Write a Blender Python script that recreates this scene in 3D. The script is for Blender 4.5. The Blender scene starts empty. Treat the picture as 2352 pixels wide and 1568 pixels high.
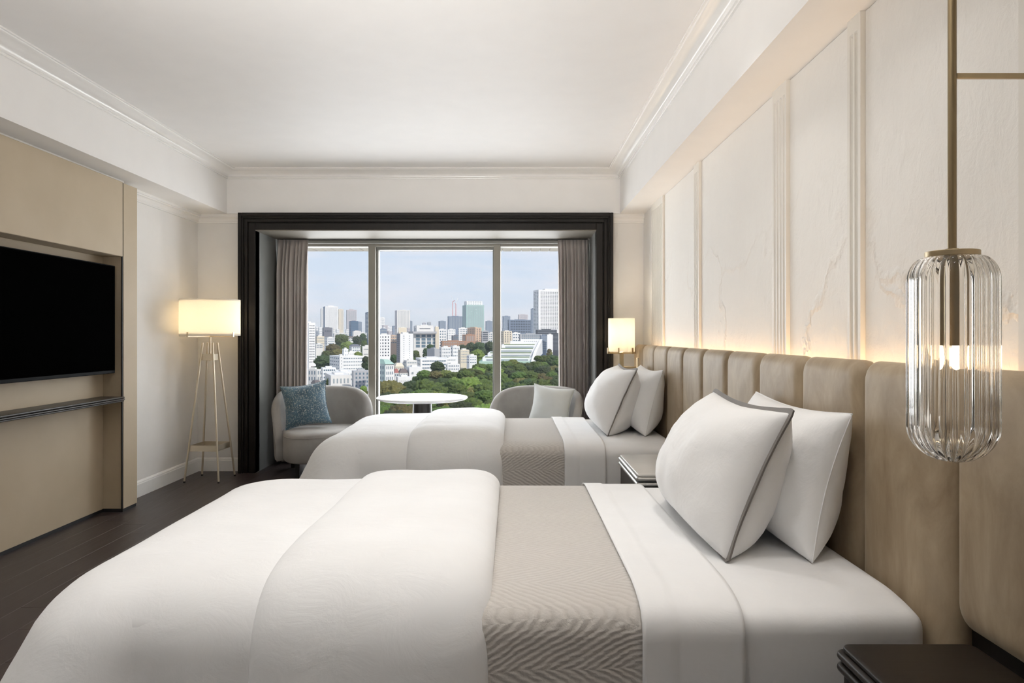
import bpy, bmesh, math, random
from mathutils import Vector, Matrix, noise as mnoise

# ------------------------------------------------------------------ camera, world, sun, exposure
SC = bpy.context.scene
COL = SC.collection
F = 1568.0          # focal length in pixels of the 2352 px wide frame
CAMZ = 1.25
cam_d = bpy.data.cameras.new('camera')
cam = bpy.data.objects.new('camera', cam_d)
COL.objects.link(cam)
cam.location = (0, 0, CAMZ)
cam.rotation_euler = (math.pi / 2, 0, 0)
cam_d.sensor_width = 36.0
cam_d.lens = 24.0
cam_d.shift_y = -14.0 / 2352.0
cam_d.clip_start = 0.05
cam_d.clip_end = 12000
SC.camera = cam

SC.view_settings.view_transform = 'Standard'
SC.view_settings.look = 'None'
SC.view_settings.gamma = 1.0
SC.view_settings.use_curve_mapping = False
SC.view_settings.exposure = 0.0
SC.cycles.max_bounces = 9
SC.cycles.diffuse_bounces = 5
SC.cycles.glossy_bounces = 3
SC.cycles.transmission_bounces = 8
SC.cycles.use_adaptive_sampling = True
SC.cycles.adaptive_threshold = 0.03
SC.cycles.use_light_tree = False
SC.cycles.transparent_max_bounces = 12
SC.cycles.volume_bounces = 0

FILL_DOWNLIGHT_W = 1.75
FILL_UPLIGHT_W = 12.5
DAYLIGHT_BOOST_W = 104.0
SUN_STRENGTH = 3.3
SKY_STRENGTH = 1.0
HAZE_DENSITY = 0.00012

wd = bpy.data.worlds.new('sky')
SC.world = wd
wd.use_nodes = True
nt = wd.node_tree
nt.nodes.clear()
wo = nt.nodes.new('ShaderNodeOutputWorld')
wb = nt.nodes.new('ShaderNodeBackground')
tc = nt.nodes.new('ShaderNodeTexCoord')
sp = nt.nodes.new('ShaderNodeSeparateXYZ')
rp = nt.nodes.new('ShaderNodeValToRGB')
nt.links.new(tc.outputs['Generated'], sp.inputs[0])
nt.links.new(sp.outputs['Z'], rp.inputs[0])
cr = rp.color_ramp
cr.elements[0].position = 0.0
cr.elements[0].color = (0.80, 0.87, 0.95, 1)
cr.elements[1].position = 0.9
cr.elements[1].color = (0.30, 0.48, 0.80, 1)
e = cr.elements.new(0.05); e.color = (0.70, 0.80, 0.93, 1)
e = cr.elements.new(0.13); e.color = (0.66, 0.77, 0.92, 1)
mp = nt.nodes.new('ShaderNodeMapping')
mp.inputs['Scale'].default_value = (2.2, 2.2, 11.0)
nz = nt.nodes.new('ShaderNodeTexNoise')
nz.inputs['Scale'].default_value = 2.3
nz.inputs['Detail'].default_value = 6
nz.inputs['Roughness'].default_value = 0.55
nt.links.new(tc.outputs['Generated'], mp.inputs[0])
nt.links.new(mp.outputs[0], nz.inputs['Vector'])
cr2 = nt.nodes.new('ShaderNodeValToRGB')
cr2.color_ramp.elements[0].position = 0.42
cr2.color_ramp.elements[0].color = (0, 0, 0, 1)
cr2.color_ramp.elements[1].position = 0.66
cr2.color_ramp.elements[1].color = (0.75, 0.75, 0.75, 1)
nt.links.new(nz.outputs['Fac'], cr2.inputs[0])
mx = nt.nodes.new('ShaderNodeMixRGB')
mx.inputs[2].default_value = (0.88, 0.88, 0.94, 1)
nt.links.new(cr2.outputs[0], mx.inputs[0])
nt.links.new(rp.outputs[0], mx.inputs[1])
nt.links.new(mx.outputs[0], wb.inputs[0])
wb.inputs[1].default_value = SKY_STRENGTH
nt.links.new(wb.outputs[0], wo.inputs[0])

sun_d = bpy.data.lights.new('sun', 'SUN')
sun_d.energy = SUN_STRENGTH
sun_d.angle = 0.02
sun_d.color = (1.0, 0.96, 0.90)
sun = bpy.data.objects.new('sun', sun_d)
COL.objects.link(sun)
sun.rotation_euler = Vector((-0.62, 0.70, -0.72)).to_track_quat('-Z', 'Y').to_euler()
sun.location = (20, -30, 60)

# unseen ceiling lamps added as fill over the near bed (fixtures built further down)
CEIL = 2.754
FILL_DOWNLIGHTS = [(-1.45, 2.8), (-0.4, 2.8), (0.62, 2.8), (-1.45, 1.9), (-0.4, 1.9), (0.62, 1.9), (-1.45, .6), (-0.4, .6), (0.62, .6)]
for i, (lx, ly) in enumerate(FILL_DOWNLIGHTS):
    ld = bpy.data.lights.new('fill_downlight_lamp', 'AREA')
    ld.shape = 'DISK'
    ld.size = 0.15
    ld.energy = FILL_DOWNLIGHT_W * (1.5 if ly < 1 else 1.0)
    ld.spread = math.radians(95 if ly > 1 else 130)
    ld.color = (1.0, 0.975, 0.94)
    lo = bpy.data.objects.new('fill_downlight_lamp', ld)
    COL.objects.link(lo)
    lo.location = (lx, ly, CEIL - 0.012)

# area lamp added outside the panes to boost the window's daylight
wl_d = bpy.data.lights.new('window_daylight_boost', 'AREA')
wl_d.shape = 'RECTANGLE'; wl_d.size = 3.0; wl_d.size_y = 1.95
wl_d.energy = DAYLIGHT_BOOST_W; wl_d.color = (0.95, 0.98, 1.0)
wl_o = bpy.data.objects.new('window_daylight_boost', wl_d); COL.objects.link(wl_o)
wl_o.location = (-0.78, 6.965, 1.13)
wl_o.rotation_euler = (-math.pi / 2, 0, 0)

# uplighters added out of view as fill (built further down), washing the ceiling
FILL_UPLIGHTS = [(-1.75, .55, 1.62, (-0.5, 2.5, CEIL)), (-.75, -.5, 1.72, (-.8, 1.0, CEIL))]
for lx, ly, lz, aim in FILL_UPLIGHTS:
    ld = bpy.data.lights.new('fill_uplight_lamp', 'AREA')
    ld.shape = 'DISK'; ld.size = 0.26; ld.energy = FILL_UPLIGHT_W * (1.0 if ly > 0 else 3.6); ld.color = (1.0, 0.98, 0.95)
    ld.spread = math.radians(84)
    lo = bpy.data.objects.new('fill_uplight_lamp', ld); COL.objects.link(lo)
    lo.location = (lx, ly, lz)
    lo.rotation_euler = (Vector(aim) - Vector((lx, ly, lz))).to_track_quat('-Z', 'Y').to_euler()

# ------------------------------------------------------------------ helpers
ORG = {}
def P(px, py, Y):
    return ((px - 1176.0) * Y / F, CAMZ - (py - 770.0) * Y / F)

class MB:
    def __init__(s):
        s.v = []; s.f = []
    def add(s, vs, fs):
        n = len(s.v)
        s.v += [tuple(p) for p in vs]
        s.f += [tuple(i + n for i in f) for f in fs]
        return s
    def box(s, x0, x1, y0, y1, z0, z1):
        return s.add([(x0, y0, z0), (x1, y0, z0), (x1, y1, z0), (x0, y1, z0), (x0, y0, z1), (x1, y0, z1), (x1, y1, z1), (x0, y1, z1)],
                     [(0, 3, 2, 1), (4, 5, 6, 7), (0, 1, 5, 4), (1, 2, 6, 5), (2, 3, 7, 6), (3, 0, 4, 7)])
    def bbox(s, x0, x1, y0, y1, z0, z1, b=0.004, seg=1):
        bm = bmesh.new()
        t = MB().box(x0, x1, y0, y1, z0, z1)
        vs = [bm.verts.new(p) for p in t.v]
        for f in t.f: bm.faces.new([vs[i] for i in f])
        bmesh.ops.bevel(bm, geom=list(bm.edges), offset=b, segments=seg, affect='EDGES', profile=0.5)
        bm.verts.index_update()
        s.add([v.co[:] for v in bm.verts], [[v.index for v in f.verts] for f in bm.faces])
        bm.free()
        return s
    def loft(s, loops, cap=True, closed=True):
        n = len(loops[0]); vs = []; fs = []
        for l in loops: vs += list(l)
        for k in range(len(loops) - 1):
            for i in range(n if closed else n - 1):
                j = (i + 1) % n
                fs.append((k * n + i, k * n + j, (k + 1) * n + j, (k + 1) * n + i))
        if cap:
            fs.append(tuple(range(n - 1, -1, -1)))
            fs.append(tuple((len(loops) - 1) * n + i for i in range(n)))
        return s.add(vs, fs)
    def lathe(s, prof, cx, cy, n=40, closed_prof=False):
        vs = []; fs = []
        for r, z in prof:
            for i in range(n):
                a = 2 * math.pi * i / n
                vs.append((cx + r * math.cos(a), cy + r * math.sin(a), z))
        m = len(prof)
        for k in range(m if closed_prof else m - 1):
            k2 = (k + 1) % m
            for i in range(n):
                j = (i + 1) % n
                fs.append((k * n + i, k * n + j, k2 * n + j, k2 * n + i))
        if not closed_prof:
            fs.append(tuple(range(n - 1, -1, -1)))
            fs.append(tuple((m - 1) * n + i for i in range(n)))
        return s.add(vs, fs)
    def tube(s, pts, r, n=10, r2=None):
        pts = [Vector(p) for p in pts]
        loops = []
        up = Vector((0, 0, 1))
        for k, p in enumerate(pts):
            d = (pts[min(k + 1, len(pts) - 1)] - pts[max(k - 1, 0)]).normalized()
            a = d.cross(up)
            if a.length < 1e-3: a = d.cross(Vector((1, 0, 0)))
            a.normalize(); b = a.cross(d).normalized()
            rr = r if r2 is None else r + (r2 - r) * k / max(1, len(pts) - 1)
            loops.append([p + (a * math.cos(2 * math.pi * i / n) + b * math.sin(2 * math.pi * i / n)) * rr for i in range(n)])
        return s.loft(loops)
    def grid(s, nu, nv, fn):
        vs = [fn(i / (nu - 1), j / (nv - 1)) for j in range(nv) for i in range(nu)]
        fs = [(j * nu + i, j * nu + i + 1, (j + 1) * nu + i + 1, (j + 1) * nu + i) for j in range(nv - 1) for i in range(nu - 1)]
        return s.add(vs, fs)

def rrect(x0, x1, y0, y1, rc, n=6):
    """rounded rectangle outline, counter-clockwise"""
    pts = []
    for cx, cy, a0 in ((x1 - rc, y1 - rc, 0), (x0 + rc, y1 - rc, 90), (x0 + rc, y0 + rc, 180), (x1 - rc, y0 + rc, 270)):
        for k in range(n + 1):
            a = math.radians(a0 + 90.0 * k / n)
            pts.append((cx + rc * math.cos(a), cy + rc * math.sin(a)))
    return pts

def rslab(mb, x0, x1, y0, y1, z0, z1, rc, b=None, seg=4, n=6):
    """slab with rounded corners and bullnosed rim"""
    h = z1 - z0
    b = min(b if b is not None else h / 2, h / 2)
    lv = []
    for k in range(seg + 1):
        a = math.pi / 2 * k / seg
        lv.append((z0 + b - b * math.cos(a), b - b * math.sin(a)))
    for k in range(seg + 1):
        a = math.pi / 2 * k / seg
        lv.append((z1 - b + b * math.sin(a), b - b * math.cos(a)))
    loops = []
    for z, ins in lv:
        loops.append([(x, y, z) for x, y in rrect(x0 + ins, x1 - ins, y0 + ins, y1 - ins, max(rc - ins, 0.001), n)])
    return mb.loft(loops)

def make_mesh(name, mb, mat, smooth=False, angle=None):
    me = bpy.data.meshes.new(name)
    me.from_pydata(mb.v, [], mb.f)
    me.update()
    bm = bmesh.new(); bm.from_mesh(me)
    bmesh.ops.recalc_face_normals(bm, faces=bm.faces)
    bm.to_mesh(me); bm.free()
    if mat is not None:
        for m in (mat if isinstance(mat, (list, tuple)) else [mat]): me.materials.append(m)
    if smooth:
        me.polygons.foreach_set('use_smooth', [True] * len(me.polygons))
        if angle: me.set_sharp_from_angle(angle=math.radians(angle))
    return me

def link(name, me, parent=None, loc=None):
    o = bpy.data.objects.new(name, me)
    COL.objects.link(o)
    if parent is not None: o.parent = parent
    if loc is not None: o.location = loc
    return o

def tag(o, label=None, cat=None, group=None, kind=None):
    if label: o['label'] = label
    if cat: o['category'] = cat
    if group: o['group'] = group
    if kind: o['kind'] = kind
    return o

def obj(name, mb, mat, parent=None, smooth=False, angle=None, local=False):
    """mesh object from world coordinates (local=True: from its thing's own coordinates)"""
    if parent is not None:
        org = ORG.get(parent.name, (0, 0, 0))
        if not local:
            mb.v = [(a - org[0], b - org[1], c - org[2]) for a, b, c in mb.v]
        o = link(name, make_mesh(name, mb, mat, smooth, angle), parent)
        ORG[o.name] = org
        return o
    xs, ys, zs = zip(*mb.v)
    org = ((min(xs) + max(xs)) / 2, (min(ys) + max(ys)) / 2, min(zs))
    mb.v = [(a - org[0], b - org[1], c - org[2]) for a, b, c in mb.v]
    o = link(name, make_mesh(name, mb, mat, smooth, angle), None, org)
    ORG[o.name] = org
    return o

def thing(name, label, cat, loc=(0, 0, 0), rz=0, group=None, kind=None):
    o = bpy.data.objects.new(name, None)
    COL.objects.link(o)
    o.empty_display_size = 0.1
    o.location = loc; o.rotation_euler = (0, 0, rz)
    ORG[o.name] = loc
    return tag(o, label, cat, group, kind)

def struct(name, mb, mat, parent=None, smooth=False, angle=None):
    o = obj(name, mb, mat, parent, smooth, angle)
    if parent is None: o['kind'] = 'structure'
    return o

def subdiv(o, lv=1):
    m = o.modifiers.new('sub', 'SUBSURF'); m.levels = lv; m.render_levels = lv
def solid(o, th, off=-1):
    m = o.modifiers.new('solid', 'SOLIDIFY'); m.thickness = th; m.offset = off

# ------------------------------------------------------------------ materials
MATS = {}
class NT:
    def __init__(s, name):
        s.m = bpy.data.materials.new(name); s.m.use_nodes = True
        s.t = s.m.node_tree; s.t.nodes.clear()
        s.out = s.n('ShaderNodeOutputMaterial')
        MATS[name] = s.m
    def n(s, t, **kw):
        x = s.t.nodes.new(t)
        for k, v in kw.items(): setattr(x, k, v)
        return x
    def l(s, a, b): s.t.links.new(a, b)
    def coord(s, which='Object', scale=None, rot=None):
        c = s.n('ShaderNodeTexCoord')
        if scale is None and rot is None: return c.outputs[which]
        m = s.n('ShaderNodeMapping')
        if scale is not None: m.inputs['Scale'].default_value = scale
        if rot is not None: m.inputs['Rotation'].default_value = rot
        s.l(c.outputs[which], m.inputs[0])
        return m.outputs[0]
    def noise(s, vec, scale, detail=4, rough=0.5, dist=0.0):
        x = s.n('ShaderNodeTexNoise')
        x.inputs['Scale'].default_value = scale; x.inputs['Detail'].default_value = detail
        x.inputs['Roughness'].default_value = rough; x.inputs['Distortion'].default_value = dist
        s.l(vec, x.inputs['Vector'])
        return x.outputs['Fac']
    def ramp(s, fac, stops):
        r = s.n('ShaderNodeValToRGB'); c = r.color_ramp
        c.elements[0].position = stops[0][0]; c.elements[0].color = (*stops[0][1], 1)
        c.elements[1].position = stops[-1][0]; c.elements[1].color = (*stops[-1][1], 1)
        for p, q in stops[1:-1]:
            e = c.elements.new(p); e.color = (*q, 1)
        s.l(fac, r.inputs[0])
        return r.outputs[0]
    def math(s, op, a, b=None, c=None):
        x = s.n('ShaderNodeMath', operation=op)
        for i, q in enumerate((a, b, c)):
            if q is None: continue
            if isinstance(q, (int, float)): x.inputs[i].default_value = q
            else: s.l(q, x.inputs[i])
        return x.outputs[0]
    def mix(s, fac, a, b, blend='MIX'):
        x = s.n('ShaderNodeMixRGB', blend_type=blend)
        for i, q in enumerate((fac, a, b)):
            if isinstance(q, (int, float)): x.inputs[i].default_value = q
            elif isinstance(q, tuple): x.inputs[i].default_value = (*q, 1)
            else: s.l(q, x.inputs[i])
        return x.outputs[0]
    def bump(s, h, strength=0.3, dist=0.01, prev=None):
        b = s.n('ShaderNodeBump'); b.inputs['Strength'].default_value = strength; b.inputs['Distance'].default_value = dist
        s.l(h, b.inputs['Height'])
        if prev is not None: s.l(prev, b.inputs['Normal'])
        return b.outputs[0]
    def bsdf(s, col=(.8, .8, .8), rough=.5, metal=0, normal=None, **kw):
        p = s.n('ShaderNodeBsdfPrincipled')
        if isinstance(col, tuple): p.inputs['Base Color'].default_value = (*col, 1)
        else: s.l(col, p.inputs['Base Color'])
        if isinstance(rough, (int, float)): p.inputs['Roughness'].default_value = rough
        else: s.l(rough, p.inputs['Roughness'])
        p.inputs['Metallic'].default_value = metal
        if normal is not None: s.l(normal, p.inputs['Normal'])
        for k, v in kw.items():
            k = k.replace('_', ' ')
            if k in p.inputs:
                if isinstance(v, tuple) and len(v) == 3: v = (*v, 1)
                p.inputs[k].default_value = v
        return p.outputs[0]
    def done(s, sh):
        s.l(sh, s.out.inputs['Surface']); return s.m

def srgb(r, g, b):
    f = lambda c: (c / 255 / 12.92) if c / 255 <= 0.04045 else ((c / 255 + 0.055) / 1.055) ** 2.4
    return (f(r), f(g), f(b))

def M_flat(name, col, rough=.6, metal=0, var=0.06, scale=6.0, bump=0.0, bscale=60.0, bdist=.002, **kw):
    t = NT(name); v = t.coord('Object')
    lo = tuple(c * (1 - var) for c in col); hi = tuple(min(1, c * (1 + var)) for c in col)
    c = t.ramp(t.noise(v, scale, 5), [(.3, lo), (.7, hi)])
    nrm = t.bump(t.noise(v, bscale, 4), bump, bdist) if bump else None
    return t.done(t.bsdf(c, rough, metal, nrm, **kw))

white_paint = M_flat('white_paint', (.83, .81, .785), .55, bump=.03, bscale=90, var=.012)
ceiling_paint = M_flat('ceiling_paint', (.83, .81, .79), .6, bump=.04, bscale=70, var=.012)
trim_paint = M_flat('trim_paint', (.84, .82, .79), .2, var=.02)
base_paint = M_flat('base_paint', (.85, .84, .82), .4, var=.02)
pil_paint = M_flat('pilaster_paint', (.80, .765, .70), .5, var=.03)

t = NT('wallpaper'); v = t.coord('Object', scale=(1, 1, 1))
c = t.ramp(t.noise(v, 2.2, 6, .6), [(.3, (.76, .74, .71)), (.7, (.81, .79, .765))])
wallpaper = t.done(t.bsdf(c, .7, 0, t.bump(t.noise(t.coord('Object', scale=(160, 160, 30)), 3.0, 3), .15, .002)))

t = NT('plaster'); v = t.coord('Object')
big = t.noise(v, 1.2, 5, .6)
fine = t.noise(t.coord('Object', scale=(1, 1, .75)), 14, 7, .62, .35)
crack = t.n('ShaderNodeTexVoronoi', feature='DISTANCE_TO_EDGE')
dv = t.n('ShaderNodeVectorMath', operation='ADD')
dn = t.n('ShaderNodeTexNoise'); dn.inputs['Scale'].default_value = 1.7; dn.inputs['Detail'].default_value = 6
t.l(v, dn.inputs['Vector'])
dsc = t.n('ShaderNodeVectorMath', operation='SCALE'); dsc.inputs['Scale'].default_value = 1.1
t.l(dn.outputs['Color'], dsc.inputs[0]); t.l(v, dv.inputs[0]); t.l(dsc.outputs[0], dv.inputs[1])
crack.inputs['Scale'].default_value = .85
t.l(dv.outputs[0], crack.inputs['Vector'])
vein = t.math('SUBTRACT', 1.0, t.math('SMOOTH_MIN', t.math('MULTIPLY', crack.outputs['Distance'], 42), 1.0, .2))
sep = t.n('ShaderNodeSeparateXYZ'); t.l(v, sep.inputs[0])
low = t.math('SUBTRACT', 1.0, t.math('SMOOTH_MIN', t.math('MAXIMUM', t.math('MULTIPLY', t.math('SUBTRACT', sep.outputs['Z'], 1.25), 1.4), 0.0), 1.0, .1))
vein = t.math('MULTIPLY', vein, low)
c = t.ramp(big, [(.3, (.84, .81, .765)), (.7, (.88, .855, .81))])
c = t.mix(t.math('MULTIPLY', vein, t.math('MULTIPLY', fine, .4)), c, (.66, .55, .42))
h = t.math('ADD', t.math('MULTIPLY', fine, .8), t.math('MULTIPLY', vein, .9))
plaster = t.done(t.bsdf(c, .75, 0, t.bump(h, .65, .012)))

t = NT('tan_fabric'); v = t.coord('Object')
c = t.ramp(t.noise(v, 3, 6), [(.3, (.46, .375, .26)), (.7, (.51, .42, .30))])
tan_fabric = t.done(t.bsdf(c, .62, 0, t.bump(t.noise(t.coord('Object', scale=(250, 250, 40)), 2, 2), .12, .001)))
dark_gap = M_flat('dark_gap', (.012, .012, .013), .6)
screen = M_flat('tv_glass', (.0015, .0015, .0015), .6, var=.01, Specular_IOR_Level=0.0)
tv_plastic = M_flat('tv_plastic', (.003, .003, .003), .5, Specular_IOR_Level=.04)
shelf_lacquer = M_flat('shelf_lacquer', (.036, .033, .029), .38, var=.1, Specular_IOR_Level=.3)

t = NT('floor_wood'); v = t.coord('Object', scale=(14, 1.1, 14))
oi = t.n('ShaderNodeObjectInfo')
ofs = t.n('ShaderNodeVectorMath', operation='ADD'); t.l(v, ofs.inputs[0])
cmb = t.n('ShaderNodeCombineXYZ'); t.l(t.math('MULTIPLY', oi.outputs['Random'], 40), cmb.inputs[0]); t.l(cmb.outputs[0], ofs.inputs[1])
g = t.noise(ofs.outputs[0], 3.2, 8, .62, .6)
c = t.ramp(g, [(.25, (.030, .022, .021)), (.75, (.058, .043, .041))])
c = t.mix(t.math('MULTIPLY', oi.outputs['Random'], .25), c, (.05, .037, .035))
floor_wood = t.done(t.bsdf(c, t.math('ADD', .30, t.math('MULTIPLY', g, .2)), 0, t.bump(g, .2, .003)))

t = NT('dark_wood'); v = t.coord('Object', scale=(3, 3, 40))
g = t.noise(t.coord('Object', scale=(40, 40, 3)), 2, 6)
c = t.ramp(g, [(.3, (.0085, .0065, .005)), (.7, (.013, .010, .008))])
dark_wood = t.done(t.bsdf(c, .45, 0, t.bump(g, .06, .0006), Specular_IOR_Level=.28))
t = NT('night_wood'); g = t.noise(t.coord('Object', scale=(3, 60, 60)), 3, 6)
c = t.ramp(g, [(.3, (.008, .0056, .004)), (.7, (.014, .010, .0072))])
night_wood = t.done(t.bsdf(c, .36, 0, t.bump(g, .08, .0008), Specular_IOR_Level=.25))
reveal_paint = M_flat('reveal_paint', (.15, .152, .145), .45, var=.05)
niche_paint = M_flat('niche_paint', (.16, .142, .115), .6, var=.03)
alu = M_flat('window_aluminium', (.27, .255, .22), .42, metal=.25, var=.05)
alu_light = M_flat('window_aluminium_pale', (.24, .24, .22), .4, var=.03)
eave_mat = M_flat('eave_panel', (.72, .67, .57), .7, var=.04)

t = NT('window_glass')
tr = t.n('ShaderNodeBsdfTransparent'); gl = t.n('ShaderNodeBsdfGlossy'); gl.inputs['Roughness'].default_value = .01
fr = t.n('ShaderNodeFresnel'); fr.inputs['IOR'].default_value = 1.25
ms = t.n('ShaderNodeMixShader'); t.l(t.math('MULTIPLY', fr.outputs[0], .012), ms.inputs[0]); t.l(tr.outputs[0], ms.inputs[1]); t.l(gl.outputs[0], ms.inputs[2])
window_glass = t.done(ms.outputs[0])

def cloth(name, lo, hi, bump=.25, bs=350, rough=.85, wr=.0, sheen=.3):
    t = NT(name); v = t.coord('Object')
    c = t.ramp(t.noise(v, 5, 5), [(.3, lo), (.7, hi)])
    n1 = t.bump(t.noise(v, bs, 2), bump, .0012)
    if wr: n1 = t.bump(t.noise(t.coord('Object', scale=(1, 1.6, 1)), 7, 5, .6, .8), wr, .02, n1)
    return t.done(t.bsdf(c, rough, 0, n1, Sheen_Weight=sheen, Sheen_Roughness=.5))
white_linen = cloth('white_linen', (.81, .81, .812), (.85, .85, .852), .08, 400, .8, .12)
white_duvet = cloth('white_duvet', (.83, .832, .835), (.865, .867, .87), .08, 380, .8, .16)
pillow_cotton = cloth('pillow_cotton', (.82, .82, .82), (.86, .86, .86), .06, 400, .8, .16)
grey_band = cloth('grey_band', (.105, .092, .082), (.14, .125, .115), .4, 300, .8)
chair_fabric = cloth('chair_fabric', (.29, .275, .26), (.39, .375, .355), .7, 420, .9, 0, .2)
pale_cushion = cloth('pale_cushion', (.60, .62, .61), (.68, .70, .69), .3, 260, .9)
curtain_fabric = cloth('curtain_fabric', (.45, .405, .38), (.54, .49, .46), .35, 300, .75)

t = NT('blanket_knit'); v = t.coord('Object')
sep = t.n('ShaderNodeSeparateXYZ'); t.l(v, sep.inputs[0])
# herringbone quilt: ridges whose slope flips in bands along the bed's width
ym = t.math('ADD', sep.outputs['Y'], t.math('MULTIPLY', t.noise(v, 3, 2), .08))
arc = t.math('SUBTRACT', ym, t.math('MULTIPLY', sep.outputs['Z'], 1.0))
tri = t.math('PINGPONG', arc, .115)
ph = t.math('ADD', t.math('MULTIPLY', sep.outputs['X'], 185), t.math('ADD', t.math('MULTIPLY', tri, 330), t.math('MULTIPLY', t.noise(v, 14, 3), 7.0)))
ridge = t.math('MULTIPLY_ADD', t.math('SINE', ph), .5, .5)
cell = t.math('MULTIPLY_ADD', t.math('SINE', t.math('MULTIPLY', arc, 420)), .5, .5)
hh = t.math('ADD', t.math('MULTIPLY', ridge, .8), t.math('ADD', t.math('MULTIPLY', t.math('MULTIPLY', cell, ridge), .5), t.math('MULTIPLY', t.noise(v, 130, 4, .7), 1.0)))
c = t.ramp(hh, [(.2, (.47, .44, .405)), (1.0, (.55, .52, .485))])
blanket_knit = t.done(t.bsdf(c, .9, 0, t.bump(hh, .36, .006), Sheen_Weight=.2))

t = NT('velvet'); v = t.coord('Object')
g = t.noise(t.coord('Object', scale=(1, 1, .45)), 7, 7, .65, .5)
c = t.ramp(g, [(.30, (.215, .150, .084)), (.72, (.40, .315, .210))])
velvet = t.done(t.bsdf(c, .55, 0, t.bump(t.noise(v, 300, 2), .1, .001), Sheen_Weight=.28, Sheen_Roughness=.35, Sheen_Tint=(.95, .88, .74)))

t = NT('blue_velvet'); v = t.coord('Object')
base = t.ramp(t.noise(v, 9, 4), [(.3, (.045, .095, .135)), (.7, (.11, .205, .28))])
vo = t.n('ShaderNodeTexVoronoi', feature='DISTANCE_TO_EDGE', distance='MANHATTAN') if False else t.n('ShaderNodeTexVoronoi', feature='DISTANCE_TO_EDGE')
vo.inputs['Scale'].default_value = 62
t.l(v, vo.inputs['Vector'])
edge = t.math('LESS_THAN', vo.outputs['Distance'], .06)
brk = t.math('GREATER_THAN', t.noise(v, 70, 2), .52)
c = t.mix(t.math('MULTIPLY', edge, brk), base, (.50, .53, .50))
blue_velvet = t.done(t.bsdf(c, .6, 0, t.bump(t.noise(v, 260, 2), .15, .001), Sheen_Weight=.5, Sheen_Roughness=.4))

brass = M_flat('brass', (.42, .33, .20), .34, metal=.9, var=.05)
brass_dark = M_flat('brass_antique', (.27, .205, .115), .36, metal=.9, var=.06)
nickel = M_flat('champagne_metal', (.66, .58, .45), .36, metal=.85, var=.04)
black_leg = M_flat('black_leg', (.012, .011, .010), .45)
table_white = M_flat('table_white', (.86, .86, .85), .35, var=.02)
table_base = M_flat('table_base', (.028, .026, .024), .33, metal=.3)
switch_mat = M_flat('switch_plate', (.70, .62, .48), .4)

t = NT('shade_linen'); v = t.coord('Object', scale=(60, 60, 200))
df = t.n('ShaderNodeBsdfDiffuse'); tl = t.n('ShaderNodeBsdfTranslucent')
cc = t.ramp(t.noise(v, 3, 2), [(.3, (.82, .79, .73)), (.7, (.88, .85, .79))])
t.l(cc, df.inputs[0]); t.l(cc, tl.inputs[0])
ms = t.n('ShaderNodeMixShader'); ms.inputs[0].default_value = .5
t.l(df.outputs[0], ms.inputs[1]); t.l(tl.outputs[0], ms.inputs[2])
shade_linen = t.done(ms.outputs[0])

def M_emit(name, col, s):
    t = NT(name); e = t.n('ShaderNodeEmission'); e.inputs[0].default_value = (*col, 1); e.inputs[1].default_value = s
    return t.done(e.outputs[0])
bulb_glow = M_emit('bulb_glow', (1.0, .80, .52), 18.0)
led_glow = M_emit('led_glow', (1.0, .66, .36), 48.0)
fill_lens_glow = M_emit('fill_lens_glow', (1.0, .93, .84), 3.0)
fill_lens_glow.cycles.emission_sampling = 'NONE'
bulb_glow.cycles.emission_sampling = 'NONE'
t = NT('ribbed_glass')
ribbed_glass = t.done(t.bsdf((1, .985, .96), .015, 0, None, Transmission_Weight=1.0, IOR=1.42))

# ------------------------------------------------------------------ room shell
XL, XR = -2.9, 1.213
YB, YF = 6.30, -1.7
SOF = 2.361
SL, SR = -2.60, 0.984
NX0, NX1, NZ, NY = -2.33, 0.765, 2.20, 6.98

fl = struct('floor', MB().box(XL - .1, XR + .1, YF - .1, NY, -.12, -.012), dark_gap)
pw = .16
pl_me = {}
random.seed(5)
ix = 0
x = XL
while x < XR - .01:
    x1 = min(x + pw, XR)
    y = YF - random.random() * 1.3
    while y < NY:
        L = 1.45
        ya, yb = max(y, YF), min(y + L, NY)
        if yb - ya > .02:
            key = (round(x1 - x, 3), round(yb - ya, 3))
            if key not in pl_me:
                pl_me[key] = make_mesh('plank', MB().bbox(.0002, x1 - x - .0002, .0002, yb - ya - .0002, -.012, 0, .0005), floor_wood)
            o = link('plank', pl_me[key], fl, (x - ORG['floor'][0], ya - ORG['floor'][1], -ORG['floor'][2]))
        y += L
    x = x1

struct('ceiling', MB().box(XL - .1, XR + .1, YF - .1, YB + .1, CEIL, CEIL + .12), ceiling_paint)
struct('wall_front', MB().box(XL - .1, XR + .1, YF - .12, YF, 0, CEIL), white_paint)
wl = struct('wall_left', MB().box(XL - .12, XL, YF, YB + .7, 0, CEIL), wallpaper)
wr = struct('wall_right', MB().box(XR, XR + .12, YF, YB + .7, 0, CEIL), white_paint)
wbk = struct('wall_back', MB().box(XL, NX0 - .012, YB, NY, 0, CEIL).box(NX1 + .012, XR, YB, NY, 0, CEIL).box(NX0 - .012, NX1 + .012, YB, NY, NZ + .012, CEIL), wallpaper)
struct('trim_1', MB().box(XL, SL, YF, YB, SOF, CEIL), white_paint)
struct('trim_2', MB().box(SR, XR, YF, YB, SOF, CEIL), white_paint)
struct('trim_3', MB().box(SL, SR, 6.225, YB, SOF, CEIL), white_paint)
struct('trim_4', MB().box(NX0, NX1, 6.2, NY, NZ, NZ + .012), niche_paint)
struct('trim_5', MB().box(NX0 - .012, NX0, 6.2, NY, 0, NZ + .012), reveal_paint)
struct('trim_6', MB().box(NX1, NX1 + .012, 6.2, NY, 0, NZ + .012), reveal_paint)

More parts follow.
